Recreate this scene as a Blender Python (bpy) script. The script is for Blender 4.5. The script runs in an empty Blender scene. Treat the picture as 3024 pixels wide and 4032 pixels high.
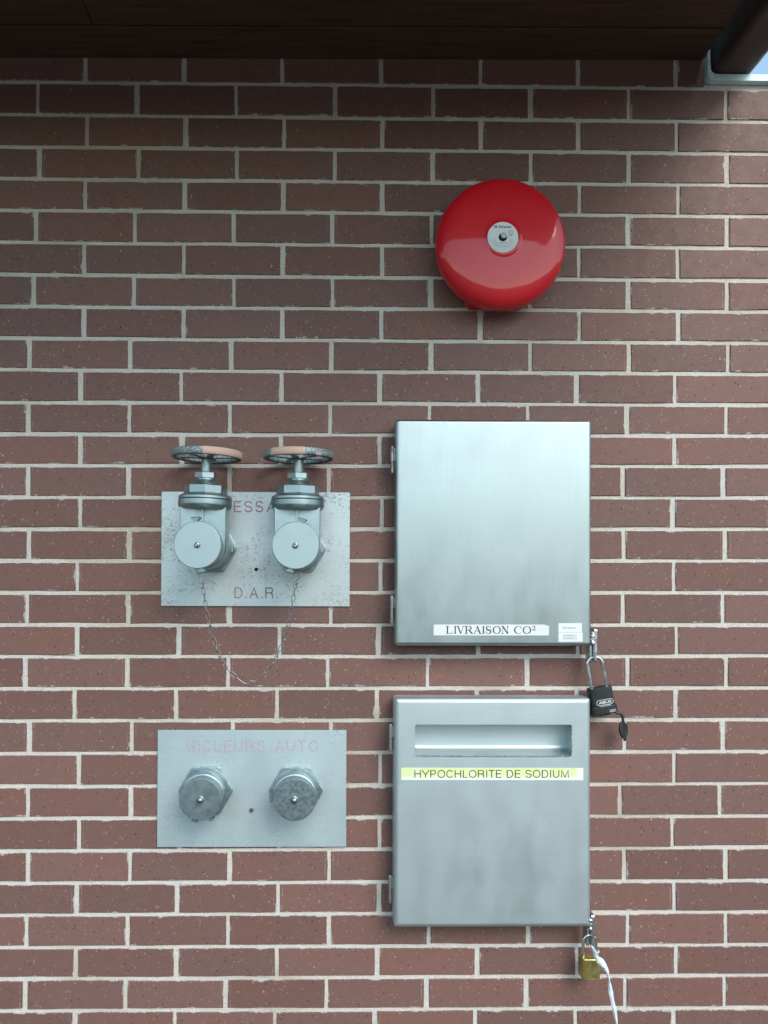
import bpy, bmesh, math, random
from mathutils import Vector, Matrix
R = math.radians
random.seed(11)
scene = bpy.context.scene
COL = scene.collection

# ------------------------------------------------------------------ camera
cam_d = bpy.data.cameras.new('camera')
cam = bpy.data.objects.new('camera', cam_d)
COL.objects.link(cam)
PITCH, YAW, ROLL = 0.0099563, -0.0142752, -0.0032245
basis = (Matrix.Rotation(YAW, 3, 'Z') @ Matrix.Rotation(PITCH, 3, 'X') @ Matrix.Rotation(ROLL, 3, 'Y'))
right, fwd, up = basis.col[0], basis.col[1], basis.col[2]
mw = Matrix((right, up, -fwd)).transposed().to_4x4()
mw.translation = Vector((0.63319, -1.64773, 1.56498))
cam.matrix_world = mw
cam_d.sensor_fit = 'VERTICAL'
cam_d.sensor_height = 36.0
cam_d.lens = 36.0 * 3100.0 / 4032.0
cam_d.shift_x = 0.03775
cam_d.shift_y = 0.05736
cam_d.clip_start = 0.02
cam_d.clip_end = 1000.0
scene.camera = cam

# ------------------------------------------------------------------ sky, sun, exposure
SUN_DIR = Vector((0.42, -0.80, 0.74)).normalized()      # towards the sun
SUN_EL = math.asin(SUN_DIR.z)
SUN_ROT = math.atan2(SUN_DIR.x, SUN_DIR.y) % (2 * math.pi)
world = bpy.data.worlds.new('World')
scene.world = world
world.use_nodes = True
wn = world.node_tree
sky = wn.nodes.new('ShaderNodeTexSky')
sky.sky_type = 'NISHITA'
sky.sun_disc = False
sky.sun_elevation = SUN_EL
sky.sun_rotation = SUN_ROT
sky.air_density = 1.0
sky.dust_density = 0.5
sky.ozone_density = 1.0
bg = wn.nodes['Background']
tint = wn.nodes.new('ShaderNodeMix')                   # white balance of the photograph: a slightly cyan daylight
tint.data_type = 'RGBA'; tint.blend_type = 'MULTIPLY'; tint.inputs[0].default_value = 1.0
tint.inputs[7].default_value = (1.06, 1.04, 0.87, 1.0)
wn.links.new(sky.outputs['Color'], tint.inputs[6])
wn.links.new(tint.outputs[2], bg.inputs['Color'])
bg.inputs['Strength'].default_value = 0.14
sun_d = bpy.data.lights.new('sun', 'SUN')
sun_d.energy = 0.95
sun_d.angle = R(32)
sun_d.color = (1.0, 0.97, 0.92)
sun = bpy.data.objects.new('sun', sun_d)
sun.rotation_euler = (-SUN_DIR).to_track_quat('-Z', 'Y').to_euler()
COL.objects.link(sun)
vs = scene.view_settings
vs.view_transform = 'Standard'
vs.look = 'None'
vs.exposure = 1.35
vs.gamma = 1.0
vs.use_curve_mapping = False
scene.render.engine = 'CYCLES'
scene.cycles.max_bounces = 8
scene.cycles.use_denoising = True

# ------------------------------------------------------------------ node helpers
class Mat:
    def __init__(self, name):
        self.m = bpy.data.materials.new(name)
        self.m.use_nodes = True
        self.nt = self.m.node_tree
        self.b = self.nt.nodes['Principled BSDF']
    def n(self, t, ins=None, **props):
        nd = self.nt.nodes.new('ShaderNode' + t)
        for k, v in props.items():
            setattr(nd, k, v)
        for k, v in (ins or {}).items():
            self.put(nd.inputs[k], v)
        return nd
    def put(self, sock, v):
        if isinstance(v, bpy.types.NodeSocket):
            self.nt.links.new(v, sock)
        else:
            if sock.type == 'RGBA' and len(v) == 3:
                v = (*v, 1.0)
            sock.default_value = v
    def set(self, **kw):
        for k, v in kw.items():
            self.put(self.b.inputs[k.replace('_', ' ')], v)
        return self
    def math(self, op, a, b=0.0, c=0.0, clamp=False):
        nd = self.n('Math', {0: a, 1: b, 2: c}, operation=op)
        nd.use_clamp = clamp
        return nd.outputs[0]
    def mix(self, f, a, b, blend='MIX'):
        nd = self.n('Mix', data_type='RGBA', blend_type=blend)
        self.put(nd.inputs[0], f); self.put(nd.inputs[6], a); self.put(nd.inputs[7], b)
        return nd.outputs[2]
    def ramp(self, f, lo, hi, a=0.0, b=1.0):
        nd = self.n('MapRange', {0: f, 1: lo, 2: hi, 3: a, 4: b})
        nd.clamp = True
        return nd.outputs[0]
    def pos(self, scale=(1, 1, 1), obj=False, loc=(0, 0, 0)):
        src = self.n('TexCoord').outputs['Object'] if obj else self.n('NewGeometry').outputs['Position']
        return self.n('Mapping', {'Vector': src, 'Scale': scale, 'Location': loc}).outputs[0]
    def noise(self, vec, scale, detail=3.0, rough=0.55):
        return self.n('TexNoise', {'Vector': vec, 'Scale': scale, 'Detail': detail, 'Roughness': rough}).outputs[0]
    def bump(self, h, strength=0.5, dist=0.001):
        nd = self.n('Bump', {'Height': h, 'Strength': strength, 'Distance': dist})
        self.put(self.b.inputs['Normal'], nd.outputs[0])
        return nd
    def attr(self, name):
        return self.n('Attribute', attribute_name=name)

MT = {}
def simple(name, col, rough=0.5, metal=0.0, var=0.12, nscale=60.0, bump=0.0, obj=False, rvar=0.12, **kw):
    m = Mat(name)
    p = m.pos(obj=obj)
    nz = m.noise(p, nscale, 4.0)
    c = m.mix(m.ramp(nz, 0.3, 0.7), tuple(x * (1 - var) for x in col), tuple(min(1, x * (1 + var)) for x in col))
    m.set(Base_Color=c, Metallic=metal, Roughness=m.ramp(nz, 0.3, 0.7, max(0.02, rough - rvar), rough + rvar))
    for k, v in kw.items():
        m.put(m.b.inputs[k.replace('_', ' ')], v)
    if bump:
        m.bump(m.noise(p, nscale * 4, 3.0), bump, 0.0005)
    MT[name] = m.m
    return m

def mat_brick():
    m = Mat('brick_clay')
    p = m.pos()
    v = m.n('SeparateColor', {0: m.attr('bvar').outputs['Color']})
    br, bgv, bb = v.outputs[0], v.outputs[1], v.outputs[2]
    big = m.noise(p, 9.0, 2.0)
    mid = m.noise(p, 45.0, 4.0)
    c = m.mix(br, (0.196, 0.086, 0.066), (0.178, 0.092, 0.079))
    c = m.mix(m.ramp(bgv, 0.6, 1.0, 0.0, 0.8), c, (0.218, 0.094, 0.070))
    c = m.mix(m.ramp(big, 0.35, 0.7, 0.0, 0.55), c, (0.170, 0.097, 0.088))
    c = m.mix(m.ramp(mid, 0.3, 0.75, 0.0, 0.45), c, (0.148, 0.082, 0.070))
    c = m.mix(1.0, c, m.n('CombineColor', {0: m.ramp(bb, 0, 1, 0.85, 1.12), 1: m.ramp(bb, 0, 1, 0.86, 1.11), 2: m.ramp(bb, 0, 1, 0.87, 1.11)}).outputs[0], 'MULTIPLY')
    fine = m.noise(p, 900.0, 2.0)
    c = m.mix(m.ramp(fine, 0.35, 0.7, 0.0, 0.35), c, (0.20, 0.125, 0.11))
    # pale grit specks of several sizes
    for sc, lo, hi, colr, seed in ((210.0, 0.62, 0.30, (0.50, 0.40, 0.35), 0.0), (95.0, 0.86, 0.22, (0.56, 0.46, 0.40), 3.7), (420.0, 0.55, 0.33, (0.40, 0.30, 0.26), 8.1)):
        pv = m.n('Mapping', {'Vector': p, 'Location': (seed, seed * 2.1, seed * .7), 'Scale': (1.0, 0.35, 0.8)}).outputs[0]
        vor = m.n('TexVoronoi', {'Vector': pv, 'Scale': sc, 'Randomness': 1.0})
        sel = m.n('SeparateColor', {0: vor.outputs['Color']}).outputs[0]
        rad = m.ramp(sel, lo, 1.0, 0.0, hi)
        mask = m.ramp(m.math('SUBTRACT', rad, vor.outputs['Distance']), 0.0, 0.07)
        c = m.mix(m.math('MULTIPLY', mask, 0.5), c, colr)
    vd = m.n('TexVoronoi', {'Vector': p, 'Scale': 120.0})
    seld = m.n('SeparateColor', {0: vd.outputs['Color']}).outputs[1]
    md = m.ramp(m.math('SUBTRACT', m.ramp(seld, 0.86, 1.0, 0.0, 0.25), vd.outputs['Distance']), 0.0, 0.06)
    c = m.mix(m.math('MULTIPLY', md, 0.8), c, (0.035, 0.022, 0.020))
    # mortar smeared over the arrises
    u1 = m.n('SeparateXYZ', {0: m.n('UVMap', uv_map='e1').outputs[0]})
    u2 = m.n('SeparateXYZ', {0: m.n('UVMap', uv_map='e2').outputs[0]})
    side = m.math('MINIMUM', u1.outputs[0], u2.outputs[0])
    flat = m.math('MINIMUM', u1.outputs[1], u2.outputs[1])
    n1 = m.noise(p, 34.0, 3.0)
    n2 = m.noise(p, 330.0, 4.0, 0.7)
    amt = m.math('ADD', m.ramp(n1, 0.52, 0.72, -0.0004, 0.0042), m.ramp(n2, 0.3, 0.7, -0.0022, 0.0022))
    m1 = m.ramp(m.math('SUBTRACT', amt, flat), -0.0002, 0.0004)
    n3 = m.noise(m.pos(loc=(5, 2, 7)), 26.0, 2.0)
    amt2 = m.math('ADD', m.ramp(n3, 0.53, 0.70, -0.0004, 0.0038), m.ramp(n2, 0.3, 0.7, -0.0022, 0.0022))
    m2 = m.ramp(m.math('SUBTRACT', amt2, side), -0.0002, 0.0004)
    sm = m.math('MULTIPLY', m.math('MAXIMUM', m1, m2), 0.8)
    # thin dusty lines of cement a little inside the ends
    dl = m.math('ABSOLUTE', m.math('SUBTRACT', side, 0.005))
    ml = m.math('MULTIPLY', m.ramp(dl, 0.0004, 0.0011, 1.0, 0.0), m.ramp(n2, 0.50, 0.60))
    ml = m.math('MULTIPLY', ml, m.ramp(m.noise(m.pos(loc=(1, 9, 3)), 14.0, 2.0), 0.5, 0.62, 0.0, 0.75))
    c = m.mix(m.math('MAXIMUM', sm, ml), c, (0.50, 0.475, 0.435))
    m.set(Base_Color=c, Roughness=m.ramp(mid, 0.3, 0.7, 0.48, 0.64))
    m.put(m.b.inputs['Specular IOR Level'], 0.30)
    h = m.math('ADD', m.math('MULTIPLY', fine, 0.4), m.math('ADD', m.math('MULTIPLY', m.noise(p, 260.0, 3.0), 0.5), sm))
    m.bump(h, 0.45, 0.0008)
    MT['brick'] = m.m
mat_brick()

def mat_mortar():
    m = Mat('mortar')
    p = m.pos()
    c = m.mix(m.ramp(m.noise(p, 6.0, 3.0), 0.35, 0.65), (0.66, 0.60, 0.53), (0.675, 0.635, 0.59))
    c = m.mix(m.ramp(m.noise(p, 120.0, 4.0), 0.35, 0.7, 0.0, 0.5), c, (0.78, 0.73, 0.67))
    c = m.mix(m.ramp(m.noise(m.pos(loc=(4, 4, 4)), 3.2, 3.0), 0.54, 0.70, 0.0, 0.6), c, (0.44, 0.37, 0.28))
    g = m.noise(p, 420.0, 3.0, 0.75)
    c = m.mix(m.ramp(g, 0.54, 0.66, 0.0, 0.7), c, (0.27, 0.235, 0.205))
    m.set(Base_Color=c, Roughness=0.92)
    m.bump(m.math('ADD', g, m.noise(p, 150.0, 3.0)), 1.0, 0.0022)
    MT['mortar'] = m.m
mat_mortar()

def mat_wood():
    m = Mat('stained_wood')
    p = m.pos((1.0, 14.0, 14.0))
    g = m.noise(p, 7.0, 5.0, 0.6)
    c = m.mix(m.ramp(g, 0.3, 0.7), (0.040, 0.021, 0.014), (0.095, 0.050, 0.032))
    m.set(Base_Color=c, Roughness=0.6)
    m.bump(g, 0.3, 0.001)
    MT['wood'] = m.m
mat_wood()

def mat_ground():
    m = Mat('asphalt_pavement')
    p = m.pos()
    n1, n2 = m.noise(p, 0.8, 4.0), m.noise(p, 40.0, 5.0)
    c = m.mix(m.ramp(n1, 0.3, 0.7), (0.112, 0.098, 0.082), (0.146, 0.129, 0.110))
    c = m.mix(m.ramp(n2, 0.35, 0.7, 0.0, 0.4), c, (0.07, 0.07, 0.068))
    m.set(Base_Color=c, Roughness=0.9)
    m.bump(n2, 0.4, 0.004)
    MT['ground'] = m.m
mat_ground()

def mat_steel(name, base, rough, brush=(900, 60, 8), spots=0.0, loc=(0, 0, 0), blot=0.25, aniso=0.0):
    """satin stainless sheet with a brushed grain, cloudy roughness, dark reflections painted in as clouds and, on request, corrosion flecks"""
    m = Mat(name)
    p = m.pos()
    grain = m.noise(m.pos(brush), 1.0, 4.0, 0.6)
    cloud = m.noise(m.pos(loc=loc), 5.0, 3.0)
    cloud2 = m.noise(m.pos((1.0, 1.0, 0.45), loc=loc), 22.0, 4.0)
    c = m.mix(m.ramp(grain, 0.3, 0.7), tuple(x * 0.95 for x in base), tuple(x * 1.03 for x in base))
    c = m.mix(m.ramp(cloud, 0.45, 0.75, 0.0, blot), c, tuple(x * 0.72 for x in base))  # dark clouds in the colour, painted reflections on the lower cabinet
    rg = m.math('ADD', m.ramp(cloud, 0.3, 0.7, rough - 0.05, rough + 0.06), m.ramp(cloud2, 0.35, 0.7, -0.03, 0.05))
    metal = 1.0
    if spots:
        f1 = m.noise(m.pos((1.0, 1.0, 2.2), loc=loc), 165.0, 5.0, 0.66)
        f2 = m.noise(m.pos((1.0, 1.0, 1.5), loc=loc), 11.0, 4.0)
        low = m.ramp(f2, 0.36, 0.66, 0.0, 0.13)
        mask = m.ramp(m.math('ADD', f1, low), 0.635, 0.70, 0.0, spots)
        c = m.mix(mask, c, (0.40, 0.39, 0.375))
        rg = m.math('ADD', rg, m.math('MULTIPLY', mask, 0.3))
        metal = m.math('SUBTRACT', 1.0, m.math('MULTIPLY', mask, 0.8))
        pk = m.ramp(m.noise(m.pos(loc=(3, 1, 2)), 24.0, 3.0), 0.68, 0.74, 0.0, 0.45)
        c = m.mix(pk, c, (0.48, 0.40, 0.36))
    # fine random scratches
    sm = None
    for ang, lc in ((58, (9, 9, 2)), (-40, (2, 5, 8)), (12, (6, 1, 4))):
        rv = m.n('Mapping', {'Vector': p, 'Rotation': (0, R(ang), 0), 'Scale': (9.0, 1.0, 420.0)}).outputs[0]
        k = m.math('MULTIPLY', m.ramp(m.noise(rv, 1.0, 2.0), 0.70, 0.74), m.ramp(m.noise(m.pos(loc=lc), 9.0, 2.0), 0.60, 0.68, 0.0, 0.5))
        sm = k if sm is None else m.math('MAXIMUM', sm, k)
    rg = m.math('ADD', rg, m.math('MULTIPLY', sm, 0.25))
    c = m.mix(sm, c, (0.9, 0.9, 0.9))
    m.set(Base_Color=c, Metallic=metal, Roughness=rg)
    m.put(m.b.inputs['Anisotropic'], aniso)
    m.bump(m.math('ADD', m.math('MULTIPLY', grain, 0.2), m.noise(p, 14.0, 2.0)), 0.05, 0.002)
    MT[name] = m.m
mat_steel('cabinet_steel', (0.445, 0.505, 0.512), 0.36, brush=(700, 60, 10), loc=(2.3, 0, 1.1))
mat_steel('cabinet_steel_worn', (0.57, 0.645, 0.655), 0.56, brush=(10, 60, 700), loc=(5.3, 0, 3.3), blot=0.5)  # stronger clouds: dim reflections painted into this door's colour
mat_steel('pull_steel', (0.55, 0.615, 0.62), 0.50, brush=(10, 60, 700), loc=(1.3, 0, 2.3), blot=0.3)
mat_steel('plate_steel_worn', (0.55, 0.61, 0.62), 0.52, brush=(9, 60, 800), spots=1.0, loc=(0.4, 0, 0.7))
mat_steel('plate_steel', (0.60, 0.695, 0.715), 0.58, brush=(9, 60, 800), spots=0.6, loc=(7.4, 0, 2.7))

simple('satin_chrome', (0.37, 0.445, 0.46), 0.42, 1.0, 0.08, 70.0, 0.06)
simple('chrome_cap', (0.43, 0.53, 0.545), 0.60, 1.0, 0.06, 30.0, 0.03)
simple('dull_cap', (0.25, 0.315, 0.33), 0.55, 1.0, 0.09, 70.0, 0.05)
simple('dull_cap_pitted', (0.23, 0.29, 0.305), 0.55, 1.0, 0.22, 130.0, 0.15)
simple('polished_pin', (0.32, 0.345, 0.35), 0.42, 1.0, 0.1, 100.0)
simple('chain_wire', (0.27, 0.265, 0.26), 0.48, 1.0, 0.2, 200.0)
simple('shackle_steel', (0.62, 0.65, 0.66), 0.28, 1.0, 0.08, 90.0)
simple('weld_bead', (0.60, 0.61, 0.61), 0.33, 1.0, 0.25, 500.0, 0.6)
simple('white_vinyl', (0.74, 0.76, 0.76), 0.42, 0.0, 0.03, 40.0)
simple('black_ink', (0.022, 0.024, 0.026), 0.5, 0.0, 0.1)
simple('grey_ink', (0.16, 0.19, 0.20), 0.5, 0.0, 0.1)
simple('mauve_fill', (0.34, 0.175, 0.21), 0.6, 0.0, 0.25, 320.0)
simple('pale_pink_fill', (0.45, 0.345, 0.395), 0.55, 0.0, 0.12, 320.0)
simple('black_rubber', (0.013, 0.017, 0.019), 0.5, 0.0, 0.2, 120.0, 0.1)
simple('black_hole', (0.004, 0.004, 0.004), 0.9)
simple('white_print', (0.70, 0.72, 0.72), 0.5)
simple('brass', (0.56, 0.47, 0.17), 0.44, 1.0, 0.14, 60.0, 0.04)
simple('brass_mark', (0.80, 0.72, 0.42), 0.3, 1.0, 0.1)
simple('white_plastic', (0.62, 0.68, 0.70), 0.45, 0.0, 0.06, 60.0)
simple('beam_paint', (0.060, 0.040, 0.033), 0.5, 0.0, 0.10, 20.0, 0.1)
simple('flashing_metal', (0.68, 0.86, 0.88), 0.40, 0.0, 0.10, 45.0, 0.05)
simple('skyline_green', (0.075, 0.085, 0.05), 0.95, 0.0, 0.4, 0.6)
simple('roof_felt', (0.05, 0.045, 0.04), 0.9)
simple('dark_recess', (0.05, 0.055, 0.058), 0.6, 0.6, 0.2)

def mat_red():
    m = simple('red_enamel', (0.66, 0.011, 0.020), 0.36, 0.0, 0.05, 12.0, rvar=0.02)
    m.put(m.b.inputs['Specular IOR Level'], 0.25)
    m.put(m.b.inputs['Coat Weight'], 0.6)
    m.put(m.b.inputs['Coat Roughness'], 0.05)
mat_red()

def mat_hinge():
    m = Mat('hinge_steel')
    p = m.pos()
    n = m.noise(p, 70.0, 4.0)
    c = m.mix(m.ramp(n, 0.52, 0.66, 0.0, 0.85), (0.30, 0.31, 0.31), (0.17, 0.08, 0.04))
    m.set(Base_Color=c, Metallic=m.ramp(n, 0.52, 0.66, 1.0, 0.2), Roughness=0.52)
    MT['hinge'] = m.m
mat_hinge()

def mat_wheel(name, spans):
    """galvanised handwheel with leftover salmon paint over some spans of its width"""
    m = Mat(name)
    p = m.pos(obj=True)
    x = m.n('SeparateXYZ', {0: p})
    wob = m.math('MULTIPLY', m.math('SUBTRACT', m.noise(p, 160.0, 3.0), 0.5), 0.006)
    xs = m.math('ADD', x.outputs[0], wob)
    zs = m.math('ADD', x.outputs[2], wob)
    zinc = m.noise(p, 260.0, 4.0, 0.7)
    c = m.mix(m.ramp(zinc, 0.38, 0.62), (0.10, 0.13, 0.135), (0.42, 0.49, 0.50))
    tot = None
    for (a, b, za, zb) in spans:
        k = m.math('MULTIPLY', m.ramp(xs, a - 0.0004, a + 0.0004), m.ramp(xs, b - 0.0004, b + 0.0004, 1.0, 0.0))
        k = m.math('MULTIPLY', k, m.math('MULTIPLY', m.ramp(zs, za - 0.0004, za + 0.0004), m.ramp(zs, zb - 0.0004, zb + 0.0004, 1.0, 0.0)))
        tot = k if tot is None else m.math('MAXIMUM', tot, k)
    rad = m.math('SQRT', m.math('ADD', m.math('POWER', x.outputs[0], 2.0), m.math('POWER', x.outputs[1], 2.0)))
    tot = m.math('MULTIPLY', tot, m.ramp(rad, 0.0672, 0.0684))
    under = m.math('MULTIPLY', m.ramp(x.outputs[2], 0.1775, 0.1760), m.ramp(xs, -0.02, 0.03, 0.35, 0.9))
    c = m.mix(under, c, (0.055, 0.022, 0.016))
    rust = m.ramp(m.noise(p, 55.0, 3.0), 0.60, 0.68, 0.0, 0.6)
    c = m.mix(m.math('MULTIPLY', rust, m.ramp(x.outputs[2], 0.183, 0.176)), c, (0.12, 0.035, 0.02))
    c = m.mix(tot, c, (0.56, 0.375, 0.30))
    m.set(Base_Color=c, Metallic=m.math('MULTIPLY', m.math('SUBTRACT', 1.0, tot), 0.55), Roughness=m.ramp(zinc, 0.3, 0.7, 0.45, 0.65))
    m.bump(zinc, 0.25, 0.0006)
    MT[name] = m.m
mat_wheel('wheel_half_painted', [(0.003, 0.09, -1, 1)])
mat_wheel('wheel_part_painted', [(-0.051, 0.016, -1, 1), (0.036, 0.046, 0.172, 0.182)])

def mat_yellow_strip():
    m = Mat('highlighted_label')
    p = m.pos()
    s = m.n('SeparateXYZ', {0: p})
    zn = m.math('ADD', s.outputs[2], m.math('MULTIPLY', m.math('SUBTRACT', m.noise(p, 60.0, 2.0), 0.5), 0.004))
    band = m.math('MULTIPLY', m.ramp(zn, 1.1645, 1.1655), m.ramp(zn, 1.1835, 1.1845, 1.0, 0.0))
    st = m.noise(m.pos((1.0, 0.0, 0.02)), 42.0, 1.0)
    f = m.math('MULTIPLY', band, m.ramp(st, 0.38, 0.50, 0.5, 0.85))
    ends = m.math('MULTIPLY', m.ramp(s.outputs[0], 0.769, 0.772), m.ramp(s.outputs[0], 1.122, 1.130, 1.0, 0.15))
    f = m.math('MULTIPLY', f, ends)
    c = m.mix(f, (0.80, 0.81, 0.74), (0.68, 0.77, 0.30))
    m.set(Base_Color=c, Roughness=0.45)
    MT['yellow_label'] = m.m
mat_yellow_strip()

# ------------------------------------------------------------------ mesh helpers
class MB:
    def __init__(self):
        self.v, self.f = [], []
    def add(self, vs, fs):
        o = len(self.v)
        self.v += [Vector(p) for p in vs]
        self.f += [tuple(i + o for i in f) for f in fs]
        return self
    def rings(self, rings, cap0=True, cap1=True):
        n = len(rings[0])
        vs = [p for r in rings for p in r]
        fs = []
        for k in range(len(rings) - 1):
            for i in range(n):
                j = (i + 1) % n
                fs.append((k * n + i, k * n + j, (k + 1) * n + j, (k + 1) * n + i))
        if cap0: fs.append(tuple(range(n))[::-1])
        if cap1: fs.append(tuple(range((len(rings) - 1) * n, len(rings) * n)))
        return self.add(vs, fs)
    def lathe(self, prof, axis='Y', c=(0, 0, 0), seg=48, cap0=True, cap1=True):
        rings = []
        for (r, a) in prof:
            r = max(r, 1e-5)
            ring = []
            for i in range(seg):
                t = 2 * math.pi * i / seg
                if axis == 'Y': q = (r * math.cos(t), -a, r * math.sin(t))
                else: q = (r * math.cos(t), r * math.sin(t), a)
                ring.append((q[0] + c[0], q[1] + c[1], q[2] + c[2]))
            rings.append(ring)
        return self.rings(rings, cap0, cap1)
    def ring_lathe(self, prof, c=(0, 0, 0), seg=56):
        """closed section turned about Z"""
        m = len(prof); vs = []; fs = []
        for i in range(seg):
            t = 2 * math.pi * i / seg
            for (r, z) in prof: vs.append((c[0] + r * math.cos(t), c[1] + r * math.sin(t), c[2] + z))
        for i in range(seg):
            for k in range(m):
                fs.append((i * m + k, ((i + 1) % seg) * m + k, ((i + 1) % seg) * m + (k + 1) % m, i * m + (k + 1) % m))
        return self.add(vs, fs)
    def box(self, x0, x1, y0, y1, z0, z1, bev=0.0):
        bm = bmesh.new()
        bmesh.ops.create_cube(bm, size=1.0)
        for v in bm.verts:
            v.co = Vector(((x0 + x1) / 2 + v.co.x * (x1 - x0), (y0 + y1) / 2 + v.co.y * (y1 - y0), (z0 + z1) / 2 + v.co.z * (z1 - z0)))
        if bev:
            bmesh.ops.bevel(bm, geom=list(bm.edges), offset=bev, segments=3, affect='EDGES', profile=0.5)
        bm.verts.index_update()
        self.add([v.co.copy() for v in bm.verts], [tuple(v.index for v in f.verts) for f in bm.faces])
        bm.free()
        return self
    def prism_y(self, poly, a0, a1, bev=0.0):
        """polygon in XZ pushed out from the wall from a0 to a1, front edge chamfered"""
        cx = sum(p[0] for p in poly) / len(poly); cz = sum(p[1] for p in poly) / len(poly)
        rr = max(math.hypot(p[0] - cx, p[1] - cz) for p in poly)
        def ring(a, k): return [(cx + (p[0] - cx) * k, -a, cz + (p[1] - cz) * k) for p in poly]
        rs = [ring(a0, 1), ring(a1 - bev, 1)]
        if bev: rs += [ring(a1 - bev * .3, 1 - bev * .3 / rr), ring(a1, 1 - bev / rr)]
        return self.rings(rs)
    def prism_z(self, poly, z0, z1, bev=0.0, c=(0, 0)):
        rr = max(math.hypot(p[0], p[1]) for p in poly)
        def ring(z, k): return [(c[0] + p[0] * k, c[1] + p[1] * k, z) for p in poly]
        k = 1 - bev / rr
        rs = [ring(z0, k), ring(z0 + bev, 1), ring(z1 - bev, 1), ring(z1, k)] if bev else [ring(z0, 1), ring(z1, 1)]
        return self.rings(rs)
    def tube(self, pts, r, seg=8, closed=False):
        pts = [Vector(p) for p in pts]; n = len(pts)
        rad = r if isinstance(r, (list, tuple)) else [r] * n
        rings = []; prev = None
        for i, p in enumerate(pts):
            a = pts[(i - 1) % n] if (closed or i > 0) else p
            b = pts[(i + 1) % n] if (closed or i < n - 1) else p
            t = (b - a).normalized()
            if prev is None:
                ref = Vector((0, 1, 0)) if abs(t.y) < 0.9 else Vector((1, 0, 0))
                u = (ref - t * ref.dot(t)).normalized()
            else:
                u = (prev - t * prev.dot(t)).normalized()
            prev = u; w = t.cross(u)
            rings.append([p + (u * math.cos(2 * math.pi * k / seg) + w * math.sin(2 * math.pi * k / seg)) * rad[i] for k in range(seg)])
        if closed:
            self.rings(rings + [rings[0]], False, False)
        else:
            self.rings(rings)
        return self
    def xf(self, mtx):
        self.v = [mtx @ p for p in self.v]
        return self
    def build(self, name, mat, parent=None, loc=(0, 0, 0), sharp=32.0, smooth=True):
        me = bpy.data.meshes.new(name)
        bm = bmesh.new()
        vs = [bm.verts.new(p) for p in self.v]
        for f in self.f:
            try: bm.faces.new([vs[i] for i in f])
            except ValueError: pass
        bmesh.ops.remove_doubles(bm, verts=bm.verts, dist=1e-6)
        bmesh.ops.recalc_face_normals(bm, faces=bm.faces)
        bm.to_mesh(me); bm.free()
        if smooth:
            for p in me.polygons: p.use_smooth = True
            me.set_sharp_from_angle(angle=R(sharp))
        me.materials.append(MT[mat])
        o = link(name, me, parent, loc)
        if smooth:
            wm = o.modifiers.new('weighted_normals', 'WEIGHTED_NORMAL')
            wm.keep_sharp = True
        return o

def link(name, data, parent=None, loc=(0, 0, 0)):
    o = bpy.data.objects.new(name, data)
    COL.objects.link(o)
    o.parent = parent
    o.location = loc
    return o
def thing(name, label, cat, loc, group=None):
    o = link(name, None, None, loc)
    o.empty_display_size = 0.05
    o['label'] = label; o['category'] = cat
    if group: o['group'] = group
    return o
def rrect(x0, x1, z0, z1, r, n=6):
    pts = []
    for (cx, cz, a0) in ((x1 - r, z1 - r, 0), (x0 + r, z1 - r, 90), (x0 + r, z0 + r, 180), (x1 - r, z0 + r, 270)):
        for i in range(n + 1):
            t = R(a0 + 90 * i / n)
            pts.append((cx + r * math.cos(t), cz + r * math.sin(t)))
    return pts
def ngon(n, rad, a0=0.0):
    return [(rad * math.cos(R(a0) + 2 * math.pi * i / n), rad * math.sin(R(a0) + 2 * math.pi * i / n)) for i in range(n)]
def rounded_ngon(n, rad, cr, a0=0.0, k=4):
    """polygon with rounded corners"""
    base = [Vector(p) for p in ngon(n, rad, a0)]
    out = []
    for i, p in enumerate(base):
        a = (base[i - 1] - p).normalized(); b = (base[(i + 1) % n] - p).normalized()
        s, e = p + a * cr, p + b * cr
        for j in range(k + 1):
            t = j / k
            q = s * (1 - t) ** 2 + p * 2 * t * (1 - t) + e * t ** 2
            out.append((q.x, q.y))
    return out

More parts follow.
